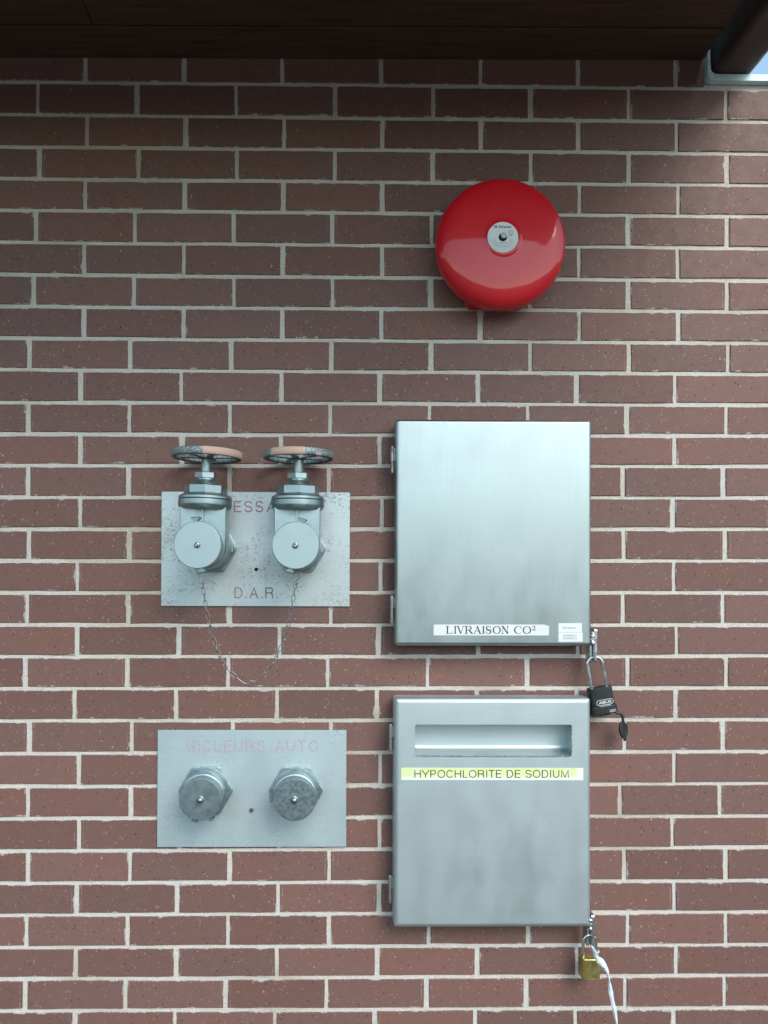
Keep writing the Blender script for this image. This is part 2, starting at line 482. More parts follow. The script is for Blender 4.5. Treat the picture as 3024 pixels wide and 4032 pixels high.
# lettering -------------------------------------------------------------
def arc(cx, cy, rx, ry, a0, a1, n=12):
    return [(cx + rx * math.cos(R(a0 + (a1 - a0) * i / n)), cy + ry * math.sin(R(a0 + (a1 - a0) * i / n))) for i in range(n + 1)]
GLY = {   # single-stroke engraver's letters in a unit box (centre line)
    'H': [[(0, 0), (0, 1)], [(1, 0), (1, 1)], [(0, .53), (1, .53)]],
    'Y': [[(0, 1), (.5, .42), (1, 1)], [(.5, .42), (.5, 0)]],
    'P': [[(0, 0), (0, 1), (.6, 1)] + arc(.6, .73, .4, .27, 90, -90, 8)[1:] + [(0, .46)]],
    'M': [[(0, 0), (0, 1), (.5, .03), (1, 1), (1, 0)]],
    'E': [[(1, 1), (0, 1), (0, 0), (1, 0)], [(0, .52), (.9, .52)]],
    'S': [arc(.5, .745, .46, .255, 18, 265, 14) + arc(.5, .25, .48, .25, 85, -165, 14)],
    'A': [[(0, 0), (.5, 1), (1, 0)], [(.2, .36), (.8, .36)]],
    'D': [[(0, 0), (0, 1), (.45, 1)] + arc(.45, .5, .55, .5, 90, -90, 14)[1:] + [(0, 0)]],
    'R': [[(0, 0), (0, 1), (.6, 1)] + arc(.6, .75, .36, .25, 90, -90, 8)[1:] + [(0, .5)], [(.6, .5), (.85, .44), (.92, .3), (.95, 0)]],
    'G': [arc(.5, .5, .5, .5, 40, 330, 20) + [(.95, .45), (.55, .45)], [(.95, .45), (.95, 0)]],
    'I': [[(.5, 0), (.5, 1)]],
    'C': [arc(.5, .5, .5, .5, 38, 322, 20)],
    'L': [[(0, 1), (0, 0), (1, 0)]],
    'U': [[(0, 1), (0, .35)] + arc(.5, .35, .5, .35, 180, 360, 12)[1:] + [(1, 1)]],
    'T': [[(0, 1), (1, 1)], [(.5, 1), (.5, 0)]],
    'O': [arc(.5, .5, .5, .5, 90, 450, 24)],
    '.': [[(.5, 0), (.5, .02)]],
}
def ribbon(mb, pts, w, y, cap=True):
    """flat stroke in the XZ plane; w may vary along the stroke"""
    pts = [Vector((p[0], p[1])) for p in pts]; n = len(pts)
    ws = w if isinstance(w, (list, tuple)) else [w] * n
    L, Rr = [], []
    for i in range(n):
        a = pts[max(0, i - 1)]; b = pts[min(n - 1, i + 1)]
        t = (b - a)
        t = t.normalized() if t.length > 1e-9 else Vector((1, 0))
        nrm = Vector((-t.y, t.x)) * ws[i] / 2
        if 0 < i < n - 1:
            t1 = (pts[i] - pts[i - 1]).normalized(); t2 = (pts[i + 1] - pts[i]).normalized()
            c = max(0.5, math.sqrt(max(0.0, (1 + t1.dot(t2)) / 2)))
            nrm = nrm / c
        L.append(pts[i] + nrm); Rr.append(pts[i] - nrm)
    vs = [(p.x, y, p.y) for p in L] + [(p.x, y, p.y) for p in Rr]
    mb.add(vs, [(i, i + 1, n + i + 1, n + i) for i in range(n - 1)])
    if cap:
        for k, e in enumerate((0, n - 1)):
            r = ws[e] / 2
            mb.add([(pts[e].x + r * math.cos(2 * math.pi * j / 10), y - 0.00004 * (k + 1), pts[e].y + r * math.sin(2 * math.pi * j / 10)) for j in range(10)], [tuple(range(10))])
def engrave(letters, w, y):
    mb = MB()
    for i, (ch, x0, x1, z0, z1) in enumerate(letters):
        for k, st in enumerate(GLY[ch]):
            pts = [(x0 + w / 2 + (x1 - x0 - w) * px, z0 + w / 2 + (z1 - z0 - w) * pz) for px, pz in st]
            ribbon(mb, pts, w, y - 0.0001 * k)
    return mb
def text_mb(s, x0, x1, z0, z1, y, bold=0.0):
    cu = bpy.data.curves.new('text', 'FONT')
    cu.body = s
    cu.offset = bold
    cu.resolution_u = 3
    o = bpy.data.objects.new('text', cu)
    COL.objects.link(o)
    me = bpy.data.meshes.new_from_object(o.evaluated_get(bpy.context.evaluated_depsgraph_get()))
    xs = [v.co.x for v in me.vertices]; ys = [v.co.y for v in me.vertices]
    sx = (x1 - x0) / (max(xs) - min(xs)); sy = (z1 - z0) / (max(ys) - min(ys))
    mb = MB().add([(x0 + (v.co.x - min(xs)) * sx, y, z0 + (v.co.y - min(ys)) * sy) for v in me.vertices], [tuple(p.vertices) for p in me.polygons])
    bpy.data.objects.remove(o); bpy.data.curves.remove(cu); bpy.data.meshes.remove(me)
    return mb
# ------------------------------------------------------------------ ground
g = MB().add([(-200, -200, 0), (200, -200, 0), (200, 200, 0), (-200, 200, 0)], [(0, 1, 2, 3)]).build('pavement', 'ground')
g['kind'] = 'structure'

hl = MB()  # added unseen skyline ring, dims metal reflections and the top courses
NA, rings_ = 120, []
rh = random.Random(9)
ph = [rh.uniform(0, 6.28) for _ in range(6)]
for (rad, hk) in ((38, 0.0), (46, 0.55), (56, 0.9), (70, 1.0), (110, 1.05)):
    ring = []
    for i in range(NA):
        t = 2 * math.pi * i / NA
        h = 7.0 + 1.6 * math.sin(2 * t + ph[0]) + 1.1 * math.sin(5 * t + ph[1]) + 0.6 * math.sin(11 * t + ph[2]) + 0.5 * math.sin(23 * t + ph[3])
        ring.append((rad * math.cos(t), rad * math.sin(t), h * hk - (0.05 if hk == 0 else 0)))
    rings_.append(ring)
hl.rings(rings_, False, False)
hl = hl.build('added_skyline', 'skyline_green', None, sharp=60)
hl['kind'] = 'structure'

# ------------------------------------------------------------------ brick wall
JO=[
[-101,108,314,520,729,939,1146,1354,1563],
[-200,9,216,424,632,839,1045,1254,1461,1670],
[-97,112,318,525,732,940,1147,1356,1565],
[-196,13,220,426,632,839,1046,1254,1463,1672],
[-100,109,317,524,732,941,1149,1359,1568],
[-202,7,213,420,627,836,1044,1253,1463,1672],
[-101,108,316,523,732,940,1148,1358,1567],
[-206,3,212,421,628,835,1044,1253,1463,1672],
[-101,108,316,523,731,939,1149,1359,1568],
[-214,-5,205,416,626,836,1045,1254,1465,1674],
[-107,102,312,522,728,935,1143,1352,1561],
[-215,-6,204,414,624,833,1040,1250,1461,1670],
[-106,103,314,521,728,936,1143,1351,1560,1769],
[-215,-6,203,414,622,829,1035,1241,1454,1663],
[-106,103,313,523,733,938,1142,1347,1556,1765],
[-212,-3,206,413,621,828,1036,1243,1458,1667],
[-111,98,309,520,731,937,1143,1349,1558,1767],
[-215,-6,204,415,627,831,1036,1241,1453,1662],
[-111,98,310,520,727,936,1146,1355,1564],
[-217,-8,203,413,621,830,1039,1251,1460,1669],
[-115,94,305,515,724,934,1144,1353,1562],
[-208,1,213,423,628,834,1039,1245,1453,1662],
[-105,104,313,522,731,937,1143,1349,1558,1767],
[-210,-1,212,417,621,826,1031,1235,1446,1655],
[-104,105,313,521,730,935,1140,1345,1554,1763],
[-209,0,211,418,625,831,1038,1244,1458,1667],
[-108,101,309,519,729,935,1142,1349,1558,1767],
[-211,-2,207,415,625,833,1042,1251,1458,1667],
[-109,100,308,517,726,935,1144,1353,1562],
[-213,-4,203,411,620,829,1038,1246,1455,1664],
[-110,99,306,513,721,931,1141,1348,1557,1766],
]
BEDL= [2602.6, 2534.1, 2466.6, 2399.4, 2333.3, 2265.7, 2198.4, 2131.1, 2064.9, 1998.7, 1930.8, 1864.1, 1798.1, 1732.5, 1665.6, 1599.5, 1533.3, 1466.0, 1400.3, 1334.0, 1267.3, 1199.5, 1131.2, 1064.1, 997.2, 930.9, 864.7, 798.5, 732.4, 667.3]
BEDR= [2607.1, 2536.6, 2469.1, 2401.7, 2335.3, 2267.7, 2198.8, 2132.9, 2065.7, 2000.3, 1934.7, 1869.7, 1805.0, 1738.8, 1672.3, 1605.8, 1538.4, 1470.1, 1404.8, 1337.6, 1270.9, 1203.8, 1136.4, 1069.1, 1002.5, 933.0, 867.2, 799.1, 735.0, 667.3]

CH = 0.0667
WX0, WX1 = -1.72, 3.20          # wall ends
STEP_X = 1.4127                 # right of this the wall stops under the metal flashing
wall = thing('brick_wall', 'dark brown brick wall with pale grey mortar joints behind all the fittings', 'wall', (0.74, 0.0, 0.0))
WL = Vector((0.74, 0, 0))

def bed(j, x):
    """height of the centre of the bed joint under course j"""
    if j < 0: return 2.6716
    if j >= len(BEDL): return BEDL[-1] / 1000 - (j - len(BEDL) + 1) * CH
    t = (x + 0.065) / 1.615
    return (BEDL[j] + (BEDR[j] - BEDL[j]) * min(1.15, max(-0.15, t))) / 1000

def brick_geo(x0, x1, j, rnd):
    """outline of one brick with slightly worn, uneven edges; the front face stands at y ~ 0"""
    hj = rnd.uniform(0.0034, 0.0045)
    zb = [bed(j, x0) + hj + rnd.uniform(-.0006, .0006), bed(j, x1) + hj + rnd.uniform(-.0006, .0006)]
    zt = [bed(j - 1, x0) - hj + rnd.uniform(-.0006, .0006), bed(j - 1, x1) - hj + rnd.uniform(-.0006, .0006)]
    if j == 0: zt = [2.672, 2.676]
    pts = []
    nl, ns = 5, 2
    J = lambda s=0.0007: rnd.uniform(-s, s)
    W = x1 - x0
    for i in range(nl): t = i / nl; pts.append((x0 + W * t, zb[0] + (zb[1] - zb[0]) * t))
    for i in range(ns): t = i / ns; pts.append((x1, zb[1] + (zt[1] - zb[1]) * t))
    for i in range(nl): t = 1 - i / nl; pts.append((x0 + W * t, zt[0] + (zt[1] - zt[0]) * t))
    for i in range(ns): t = 1 - i / ns; pts.append((x0, zb[0] + (zt[0] - zb[0]) * t))
    pts = [(p[0] + J(), p[1] + J()) for p in pts]
    yf = rnd.uniform(-0.0007, 0.0007)
    cx, cz = (x0 + x1) / 2, (zb[0] + zt[0]) / 2
    b = 0.0012
    fr = [(p[0] + (b if p[0] < cx else -b) * min(1, abs(p[0] - cx) / (W * .45)), yf, p[1] + (b if p[1] < cz else -b) * min(1, abs(p[1] - cz) / .02)) for p in pts]
    ed = [(p[0], yf + 0.0014, p[1]) for p in pts]
    bk = [(p[0], 0.012, p[1]) for p in pts]
    n = len(pts)
    vs = fr + ed + bk
    fs = [tuple(range(n))]
    for k in range(2):
        for i in range(n):
            q = (i + 1) % n
            fs.append((k * n + i, (k + 1) * n + i, (k + 1) * n + q, k * n + q))
    e1 = [(v[0] - x0, v[2] - min(zb)) for v in vs]
    e2 = [(x1 - v[0], max(zt) - v[2]) for v in vs]
    col = (rnd.random(), rnd.random(), rnd.random(), 1.0)
    return vs, fs, e1, e2, col, (cx, cz)

def brick_mesh(name, items, org):
    vs, fs, e1, e2, cols = [], [], [], [], []
    for (v, f, a, b, c, _) in items:
        o = len(vs)
        vs += [(p[0] - org[0], p[1] - org[1], p[2] - org[2]) for p in v]
        fs += [tuple(i + o for i in q) for q in f]
        e1 += a; e2 += b; cols += [c] * len(v)
    me = bpy.data.meshes.new(name)
    me.from_pydata(vs, [], fs)
    for nm, src in (('e1', e1), ('e2', e2)):
        uv = me.uv_layers.new(name=nm)
        for lp in me.loops: uv.data[lp.index].uv = src[lp.vertex_index]
    at = me.color_attributes.new('bvar', 'FLOAT_COLOR', 'POINT')
    for i, c in enumerate(cols): at.data[i].color = c
    me.materials.append(MT['brick'])
    return me

rnd = random.Random(5)
outer = []
for j in range(0, 39):
    if j < len(JO): js = [x / 1000 for x in JO[j]]
    else:
        off = -0.108 if j % 2 == 0 else -0.212
        js = [off + 0.2087 * k for k in range(9)]
    lo, hi = js[0], js[-1]
    while lo > WX0: lo -= 0.2087; js.insert(0, lo)
    while hi < WX1: hi += 0.2087; js.append(hi)
    hw = [rnd.uniform(0.0035, 0.0056) for _ in js]
    for k in range(len(js) - 1):
        x0, x1 = js[k] + hw[k], js[k + 1] - hw[k + 1]
        x0, x1 = max(x0, WX0), min(x1, WX1)
        if j == 0:
            if x0 > STEP_X - 0.02: continue
            x1 = min(x1, STEP_X)
        if x1 - x0 < 0.03: continue
        geo = brick_geo(x0, x1, j, rnd)
        if j <= 30 and x1 > -0.075 and x0 < 1.56:
            c = geo[5]
            me = brick_mesh('brick', [geo], (c[0], 0, c[1]))
            link('brick', me, wall, (c[0] - WL.x, 0, c[1]))
        else:
            outer.append(geo)
me = brick_mesh('brick_courses', outer, (0.74, 0, 0))
ob = link('brick_courses', me, wall)
ob['kind'] = 'stuff'
# mortar core: a slab a little behind the brick faces, stepped down on the right
mo = MB()
pl = [(WX0, 0.0), (WX1, 0.0), (WX1, 2.6150), (STEP_X + 0.001, 2.6150), (STEP_X + 0.001, 2.6755), (WX0, 2.6755)]
yf, yb = 0.0026, 0.24
mo.add([(p[0] - WL.x, yf, p[1]) for p in pl] + [(p[0] - WL.x, yb, p[1]) for p in pl],
       [tuple(range(6)), tuple(range(11, 5, -1))] + [(i, (i + 1) % 6, 6 + (i + 1) % 6, 6 + i) for i in range(6)])
mo.build('mortar', 'mortar', wall, smooth=False)
# pale metal flashing: a sill on the low wall that turns up against its higher part
def flash(x):
    return x - WL.x
outer_p = [(STEP_X + 0.0035, 2.712)] + [(STEP_X + 0.0195 - 0.016 * math.cos(R(90 * i / 6)), 2.6330 - 0.0165 * math.sin(R(90 * i / 6))) for i in range(7)] + [(WX1, 2.6180)]
inner_p = [(STEP_X + 0.0075, 2.712)] + [(STEP_X + 0.0225 - 0.0125 * math.cos(R(90 * i / 6)), 2.6425 - 0.0125 * math.sin(R(90 * i / 6))) for i in range(7)] + [(WX1, 2.6300)]
fl = MB(); n = len(outer_p)
vs = []
for y in (-0.012, 0.27):
    vs += [(flash(p[0]), y, p[1]) for p in outer_p] + [(flash(p[0]), y, p[1]) for p in inner_p]
fs = []
for i in range(n - 1):
    fs += [(i, i + 1, n + i + 1, n + i), (2 * n + i, 3 * n + i, 3 * n + i + 1, 2 * n + i + 1), (i, 2 * n + i, 2 * n + i + 1, i + 1), (n + i, n + i + 1, 3 * n + i + 1, 3 * n + i)]
fs += [(0, n, 3 * n, 2 * n), (n - 1, 3 * n - 1, 4 * n - 1, 2 * n - 1)]
fl.add(vs, fs)
fl.build('flashing', 'flashing_metal', wall)

# ------------------------------------------------------------------ roof overhang
SOF = 2.6600
roof = thing('roof_overhang', 'dark stained timber roof overhang along the top of the brick wall', 'roof', (0.74, 0.0, SOF))
roof.rotation_euler = (0, R(-0.52), 0)
OUT = 0.98
d = 0.0
k = 0
rb = random.Random(3)
while d < OUT - 0.02:
    w = 0.098 if k == 0 else 0.0965
    x0, x1 = WX0 - 0.74, STEP_X - 0.74 - 0.002
    cuts = [x0, 0.154 - 0.74, x1] if k == 1 else ([x0, rb.uniform(-1.5, 0.2), x1] if k % 2 else [x0, x1])
    zz = -0.0 if k == 0 else rb.uniform(0.0005, 0.003)
    for a, b in zip(cuts[:-1], cuts[1:]):
        MB().box(a + 0.0008, b - 0.0008, -(d + w - 0.0035), -(d + (0.0 if k else -0.0)), zz, zz + 0.019, 0.0012).build('soffit_board', 'wood', roof)
    d += w; k += 1
MB().box(WX0 - 0.74, STEP_X - 0.742, -d - 0.03, 0.3, 0.026, 0.13).build('roof_deck', 'roof_felt', roof, smooth=False)
MB().box(WX0 - 0.74, STEP_X - 0.742, -d - 0.028, -d - 0.002, -0.03, 0.0255, 0.002).build('fascia', 'wood', roof)

beam = thing('roof_beam', 'dark brown steel beam with rounded corners jutting out over the pale flashing', 'beam', (1.472, 0.0, 2.6325))
bp = rrect(-0.0435, 0.0435, 0.0, 0.11, 0.017, 6)
MB().rings([[(p[0], y, p[1]) for p in bp] for y in (0.75, -1.02)]).build('hollow_section', 'beam_paint', beam)
MB().rings([[(p[0] * 1.0, y, p[1]) for p in bp] for y in (-1.0201, -1.026)]).build('end_plate', 'beam_paint', beam)
# ------------------------------------------------------------------ fire bell
bell = thing('fire_bell', 'round red fire alarm bell with a white centre label, high on the wall', 'alarm bell', (0.9692, 0.0, 2.2455))
bx = [(p[0], p[1]) for p in rrect(-0.064, 0.062, -0.1145, 0.100, 0.012, 4)]
MB().prism_y(bx, 0.001, 0.047, 0.004).build('back_box', 'red_enamel', bell)
prof = [(0.1272, 0.0405), (0.1310, 0.0410), (0.1322, 0.0440), (0.1326, 0.0500), (0.1322, 0.0570), (0.1310, 0.0635), (0.1288, 0.0690), (0.1256, 0.0734), (0.1214, 0.0768), (0.1164, 0.0793), (0.1105, 0.0811), (0.1040, 0.0823), (0.0960, 0.0834), (0.0860, 0.0844), (0.0740, 0.0854), (0.0600, 0.0863), (0.0480, 0.0870), (0.0400, 0.0874), (0.0365, 0.0879), (0.0345, 0.0888), (0.0330, 0.0893), (0.0, 0.0898)]
MB().lathe(prof, 'Y', seg=96, cap0=True, cap1=False).build('gong', 'red_enamel', bell, sharp=70)
SX, SZ = -0.002, 0.0006
st = MB().lathe([(0.0306, 0.0899), (0.0306, 0.0904), (0.0, 0.0904)], 'Y', (SX, 0, SZ), 64, True, False).build('label_disc', 'white_vinyl', bell)
MB().lathe([(0.0082, 0.0905), (0.0082, 0.0908), (0.0, 0.0908)], 'Y', (SX, 0, SZ), 24, True, False).build('bolt_hole', 'black_hole', bell)
MB().lathe([(0.0060, 0.0909), (0.0060, 0.0955), (0.0052, 0.0970), (0.0, 0.0972)], 'Y', (SX + .0008, 0, SZ + .0012), 20, True, False).build('bolt', 'polished_pin', bell)
Y = -0.0906
tx = text_mb('Simplex', SX - 0.0085, SX + 0.0173, SZ + 0.0172, SZ + 0.0235, Y, 0.025)
ribbon(tx, rrect(SX - 0.0162, SX - 0.0125, SZ + 0.0190, SZ + 0.0228, 0.0006, 2) + [(SX - 0.0125, SZ + 0.0222)], 0.0013, Y - .0001, False)
ribbon(tx, [(SX - 0.0148, SZ + 0.0209), (SX - 0.0140, SZ + 0.0209)], 0.0014, Y - .0002, False)
ribbon(tx, [(SX - 0.0108, SZ + 0.0190), (SX - 0.0100, SZ + 0.0190)], 0.0008, Y - .0002, False)
tx.build('maker_name', 'black_ink', st, smooth=False)
ul = MB()
ribbon(ul, [(SX + 0.0155 + 0.0043 * math.cos(2 * math.pi * i / 28), SZ + 0.0094 + 0.0043 * math.sin(2 * math.pi * i / 28)) for i in range(29)], 0.0006, Y, False)
t2 = text_mb('U', SX + 0.0134, SX + 0.0156, SZ + 0.0092, SZ + 0.0118, Y, 0.02); ul.add(t2.v, t2.f)
t2 = text_mb('L', SX + 0.0156, SX + 0.0174, SZ + 0.0070, SZ + 0.0096, Y - .0001, 0.02); ul.add(t2.v, t2.f)
t2 = text_mb('LISTED', SX + 0.0110, SX + 0.0198, SZ + 0.0020, SZ + 0.0038, Y, 0.02); ul.add(t2.v, t2.f)
ul.build('approval_mark', 'black_ink', st, smooth=False)
pr = MB()
for k, ch in enumerate('2901-9724'):
    a = R(270 + (k - 4) * 9.0)
    t2 = text_mb(ch, -0.0008, 0.0008, -0.0011, 0.0011 if ch != '-' else -0.0007, Y, 0.02)
    t2.xf(Matrix.Translation((SX + 0.0118 * math.cos(a), 0, SZ + 0.0118 * math.sin(a))) @ Matrix.Rotation(-(a - R(270)), 4, 'Y'))
    pr.add(t2.v, t2.f)
rp = random.Random(8)
for rad, a0, a1 in ((0.0164, 190, 345), (0.0193, 188, 348), (0.0222, 187, 350), (0.0268, 182, 352)):
    a = a0
    while a < a1:                                    # words of print far too small to read
        ln = rp.uniform(5, 13) * 0.0164 / rad
        ribbon(pr, [(SX + rad * math.cos(R(a + ln * i / 4)), SZ + rad * math.sin(R(a + ln * i / 4))) for i in range(5)], 0.0007, Y, False)
        a += ln + 2.2
pr.build('small_print', 'grey_ink', st, smooth=False)

# ------------------------------------------------------------------ steel cabinets
CABY = 0.055
CK = 1.0095
def cover(x0, x1, z0, z1, hole=None, r=0.0075):
    """folded sheet cover with soft edges; an optional rectangular cut-out in its face"""
    n = 6
    rs = []
    def ring(ins, a, cr): return [(p[0], -a, p[1]) for p in rrect(x0 + ins, x1 - ins, z0 + ins, z1 - ins, cr, n)]
    rs.append(ring(0.0, 0.012, 0.006))
    rs.append(ring(0.0, CABY - r, 0.006))
    for i in range(1, 7):
        t = R(15 * i)
        rs.append(ring(r * (1 - math.cos(t)), CABY - r + r * math.sin(t), max(0.0012, 0.006 - r * (1 - math.cos(t)) * 0.7)))
    mb = MB()
    if hole:
        rs.append([(p[0], -CABY, p[1]) for p in rrect(*hole, 0.004, n)])
        rs.append([(p[0], -CABY + 0.002, p[1]) for p in rrect(*hole, 0.004, n)])
        mb.rings(rs, False, False)
    else:
        mb.rings(rs, False, True)
    return mb
def hinge(cab, org, xc, zt, zs, zb, a=0.042):
    """lift-off hinge: fat upper barrel, slim pin, lower barrel and the leaf that holds it"""
    x, z0 = xc - org.x, org.z
    h = MB().box(x - 0.001, 0.758 - org.x + 0.004, -a - 0.0015, -a + 0.0015, zs + 0.003 - z0, zt - 0.004 - z0, 0.0006).build('hinge', 'hinge', cab)
    r = 0.0040
    MB().lathe([(0.0, zs - z0 + .001), (r, zs - z0 + .001), (r, zt - z0 - 0.003), (r * .75, zt - z0 - .0008), (0.0, zt - z0)], 'Z', (x, -a, 0), 18, False, False).build('upper_barrel', 'hinge', h)
    MB().lathe([(r * .6, zs - z0 - 0.002), (r * .6, zs - z0 + 0.002)], 'Z', (x, -a, 0), 12).build('pin', 'hinge', h)
    MB().lathe([(0.0, zb - z0), (r * .7, zb - z0 + 0.0006), (r * .92, zb - z0 + 0.003), (r * .92, zs - z0 - 0.001), (0.0, zs - z0 - .001)], 'Z', (x, -a, 0), 18, False, False).build('lower_barrel', 'hinge', h)
def bead(pts, r, seed, step=0.0022):
    """bumpy weld bead along a path"""
    rw = random.Random(seed)
    out, rad = [], []
    for p, q in zip(pts[:-1], pts[1:]):
        p, q = Vector(p), Vector(q)
        m = max(2, int((q - p).length / step))
        for i in range(m):
            out.append(p.lerp(q, i / m) + Vector((rw.uniform(-1, 1), rw.uniform(-1, 1), rw.uniform(-1, 1))) * r * 0.25)
            rad.append(r * rw.uniform(0.75, 1.35))
    return MB().tube(out, rad, 7)
def hasp(cab, org, x0, zt, zb, seed):
    p = [(-(y), z) for y, z in rrect(0.026, 0.052, zb - org.z, zt - org.z, 0.005, 4)]
    x = x0 - org.x
    hs = MB().rings([[(x + dx, q[0], q[1]) for q in p] for dx in (0.0, 0.0052)]).build('hasp', 'shackle_steel', cab)
    p2 = [(-(y), z) for y, z in rrect(0.012, 0.040, zb - 0.003 - org.z, zb + 0.036 - org.z, 0.005, 4)]
    MB().rings([[(x - 0.0058 + dx, q[0], q[1]) for q in p2] for dx in (0.0, 0.0045)]).build('staple', 'weld_bead', hs)
    bead([(x - 0.0022, -0.0500, zt - 0.006 - org.z), (x - 0.0026, -0.0500, zb + 0.034 - org.z)], 0.0034, seed).build('weld_bead', 'weld_bead', hs)

# upper cabinet
O1 = Vector((0.954, 0.0, 1.4305))
def cab_origin(O): return Vector((0.633 + (O.x - 0.633) * CK, 0.0, 1.565 + (O.z - 1.565) * CK))
cab1 = thing('steel_cabinet', 'plain stainless steel cabinet labelled LIVRAISON CO2, under the red bell', 'cabinet', cab_origin(O1), 'steel wall cabinets')
cab1.scale = (CK, 1.0, CK)
def loc1(mb, O): return mb.xf(Matrix.Translation(-O))
loc1(cover(0.7562, 1.1515, 1.4305, 1.8865), O1).build('door', 'cabinet_steel', cab1, sharp=40)
loc1(MB().box(0.766, 1.142, -0.0118, -0.0005, 1.441, 1.877), O1).build('back_frame', 'cabinet_steel', cab1, smooth=False)
hinge(cab1, O1, 0.7500, 1.8338, 1.8010, 1.7778)
hinge(cab1, O1, 0.7500, 1.5315, 1.5030, 1.4728)
hasp(cab1, O1, 1.1585, 1.4655, 1.3980, 21)
lp = [(0.8331, 1.4517), (1.0653, 1.4520), (1.0653, 1.4708), (1.0560, 1.4738), (0.8334, 1.4734)]
sl = loc1(MB().prism_y(lp, CABY + 0.0001, CABY + 0.0004), O1).build('name_label', 'white_vinyl', cab1, smooth=False)
# serif capitals: thick and thin strokes with slab ends
def serif(ch):
    K, T, S = 0.16, 0.055, 0.055
    s = []
    def bar(pts, w): s.append((pts, w))
    def ser(x, z, w=0.30): bar([(x - w / 2, z), (x + w / 2, z)], S)
    if ch == 'L': bar([(.25, 0), (.25, 1)], K); ser(.25, .975, .46); bar([(.03, .027), (.97, .027)], S); bar([(.95, .0), (.97, .27)], .07)
    if ch == 'I': bar([(.5, 0), (.5, 1)], K); ser(.5, .975, .62); ser(.5, .027, .62)
    if ch == 'V': bar([(.17, 1), (.53, 0)], K); bar([(.85, 1), (.53, 0)], T); ser(.17, .975, .36); ser(.85, .975, .30)
    if ch == 'R': bar([(.20, 0), (.20, 1)], K); ser(.18, .975, .36); ser(.20, .027, .40); bar([(.2, .972), (.45, .972)] + arc(.48, .74, .25, .232, 90, -90, 10) + [(.2, .508)], [T, T, T, T * 1.2, .10, .13, .15, .155, .15, .13, .10, T * 1.2, T, T]); bar([(.48, .5), (.84, .03)], K); ser(.90, .027, .22)
    if ch == 'A': bar([(.15, 0), (.50, 1)], T); bar([(.47, 1), (.83, 0)], K); bar([(.27, .34), (.70, .34)], T); ser(.15, .027, .30); ser(.85, .027, .36)
    if ch == 'S': bar(arc(.5, .74, .36, .235, 35, 250, 12) + arc(.5, .255, .38, .235, 70, -150, 12), [T, T, T, T, .09, .12, .14, .14, .14, .15, .16, .17, .17, .17, .17, .16, .15, .15, .14, .12, .09, T, T, T, T, T]); bar([(.83, .98), (.83, .70)], T); bar([(.13, .02), (.13, .32)], T)
    if ch == 'O': bar(arc(.5, .5, .41, .475, 90, 450, 28), [T + (K - T) * abs(math.cos(R(90 + 360 * i / 28))) ** 1.3 for i in range(29)])
    if ch == 'C': bar(arc(.52, .5, .42, .475, 42, 318, 24), [T + (K - T) * max(0, -math.cos(R(42 + 276 * i / 24))) ** 1.1 for i in range(25)]); bar([(.86, .99), (.86, .66)], .07)
    if ch == 'N': bar([(.18, 0), (.18, 1)], T); bar([(.18, 1), (.82, 0)], K); bar([(.82, 0), (.82, 1)], T); ser(.14, .975, .26); ser(.18, .027, .32); ser(.82, .975, .32)
    if ch == '2': bar(arc(.45, .72, .34, .255, 165, -20, 10) + [(.55, .30), (.12, .06)], [.14, T * 1.6, T * 1.6, T * 1.6, .12, .16, .18, .2, .2, .18, .16, .11, .10]); bar([(.1, .06), (.88, .06)], .13); bar([(.88, .02), (.92, .26)], .09)
    return s
LIVR = [('L', 252, 308), ('I', 316, 348), ('V', 343, 414), ('R', 413, 489), ('A', 486, 560), ('I', 560, 590), ('S', 592, 645), ('O', 653, 726), ('N', 728, 796), ('C', 836, 908), ('O', 911, 986), ('2', 988, 1026)]
tx = MB()
sx = (1.0388 - 0.8577) / (1025 - 252)
for i, (ch, a, b) in enumerate(LIVR):
    xa, xb = 0.8577 + (a - 252) * sx, 0.8577 + (b - 252) * sx
    z0, z1 = (1.4552, 1.4704) if ch != '2' else (1.4622, 1.4708)
    for k, (pts, w) in enumerate(serif(ch)):
        H = z1 - z0
        ww = [q * H for q in w] if isinstance(w, (list, tuple)) else w * H
        ribbon(tx, [(xa + (xb - xa) * p[0] - O1.x, z0 + H * p[1] - O1.z) for p in pts], ww, -(CABY + 0.0006) - 0.00004 * k, False)
tx.build('lettering', 'black_ink', sl, smooth=False)
c1 = loc1(MB().prism_y([(1.0843, 1.4586), (1.1320, 1.4590), (1.1322, 1.4770), (1.0846, 1.4766)], CABY + 0.0001, CABY + 0.0004), O1).build('code_sticker', 'white_vinyl', cab1, smooth=False)
loc1(text_mb('BP0400E16', 1.0935, 1.1200, 1.4653, 1.4688, -(CABY + .0005), 0.0), O1).build('lettering', 'grey_ink', c1, smooth=False)
c2 = loc1(MB().prism_y([(1.0846, 1.4391), (1.1335, 1.4396), (1.1334, 1.4583), (1.0845, 1.4580)], CABY + 0.0001, CABY + 0.0004), O1).build('code_sticker', 'white_vinyl', cab1, smooth=False)
t = text_mb('RS0400S14', 1.0942, 1.1208, 1.4501, 1.4537, -(CABY + .0005))
t2 = text_mb('RS0400S15', 1.0944, 1.1210, 1.4446, 1.4482, -(CABY + .0005)); t.add(t2.v, t2.f)
loc1(t, O1).build('lettering', 'grey_ink', c2, smooth=False)

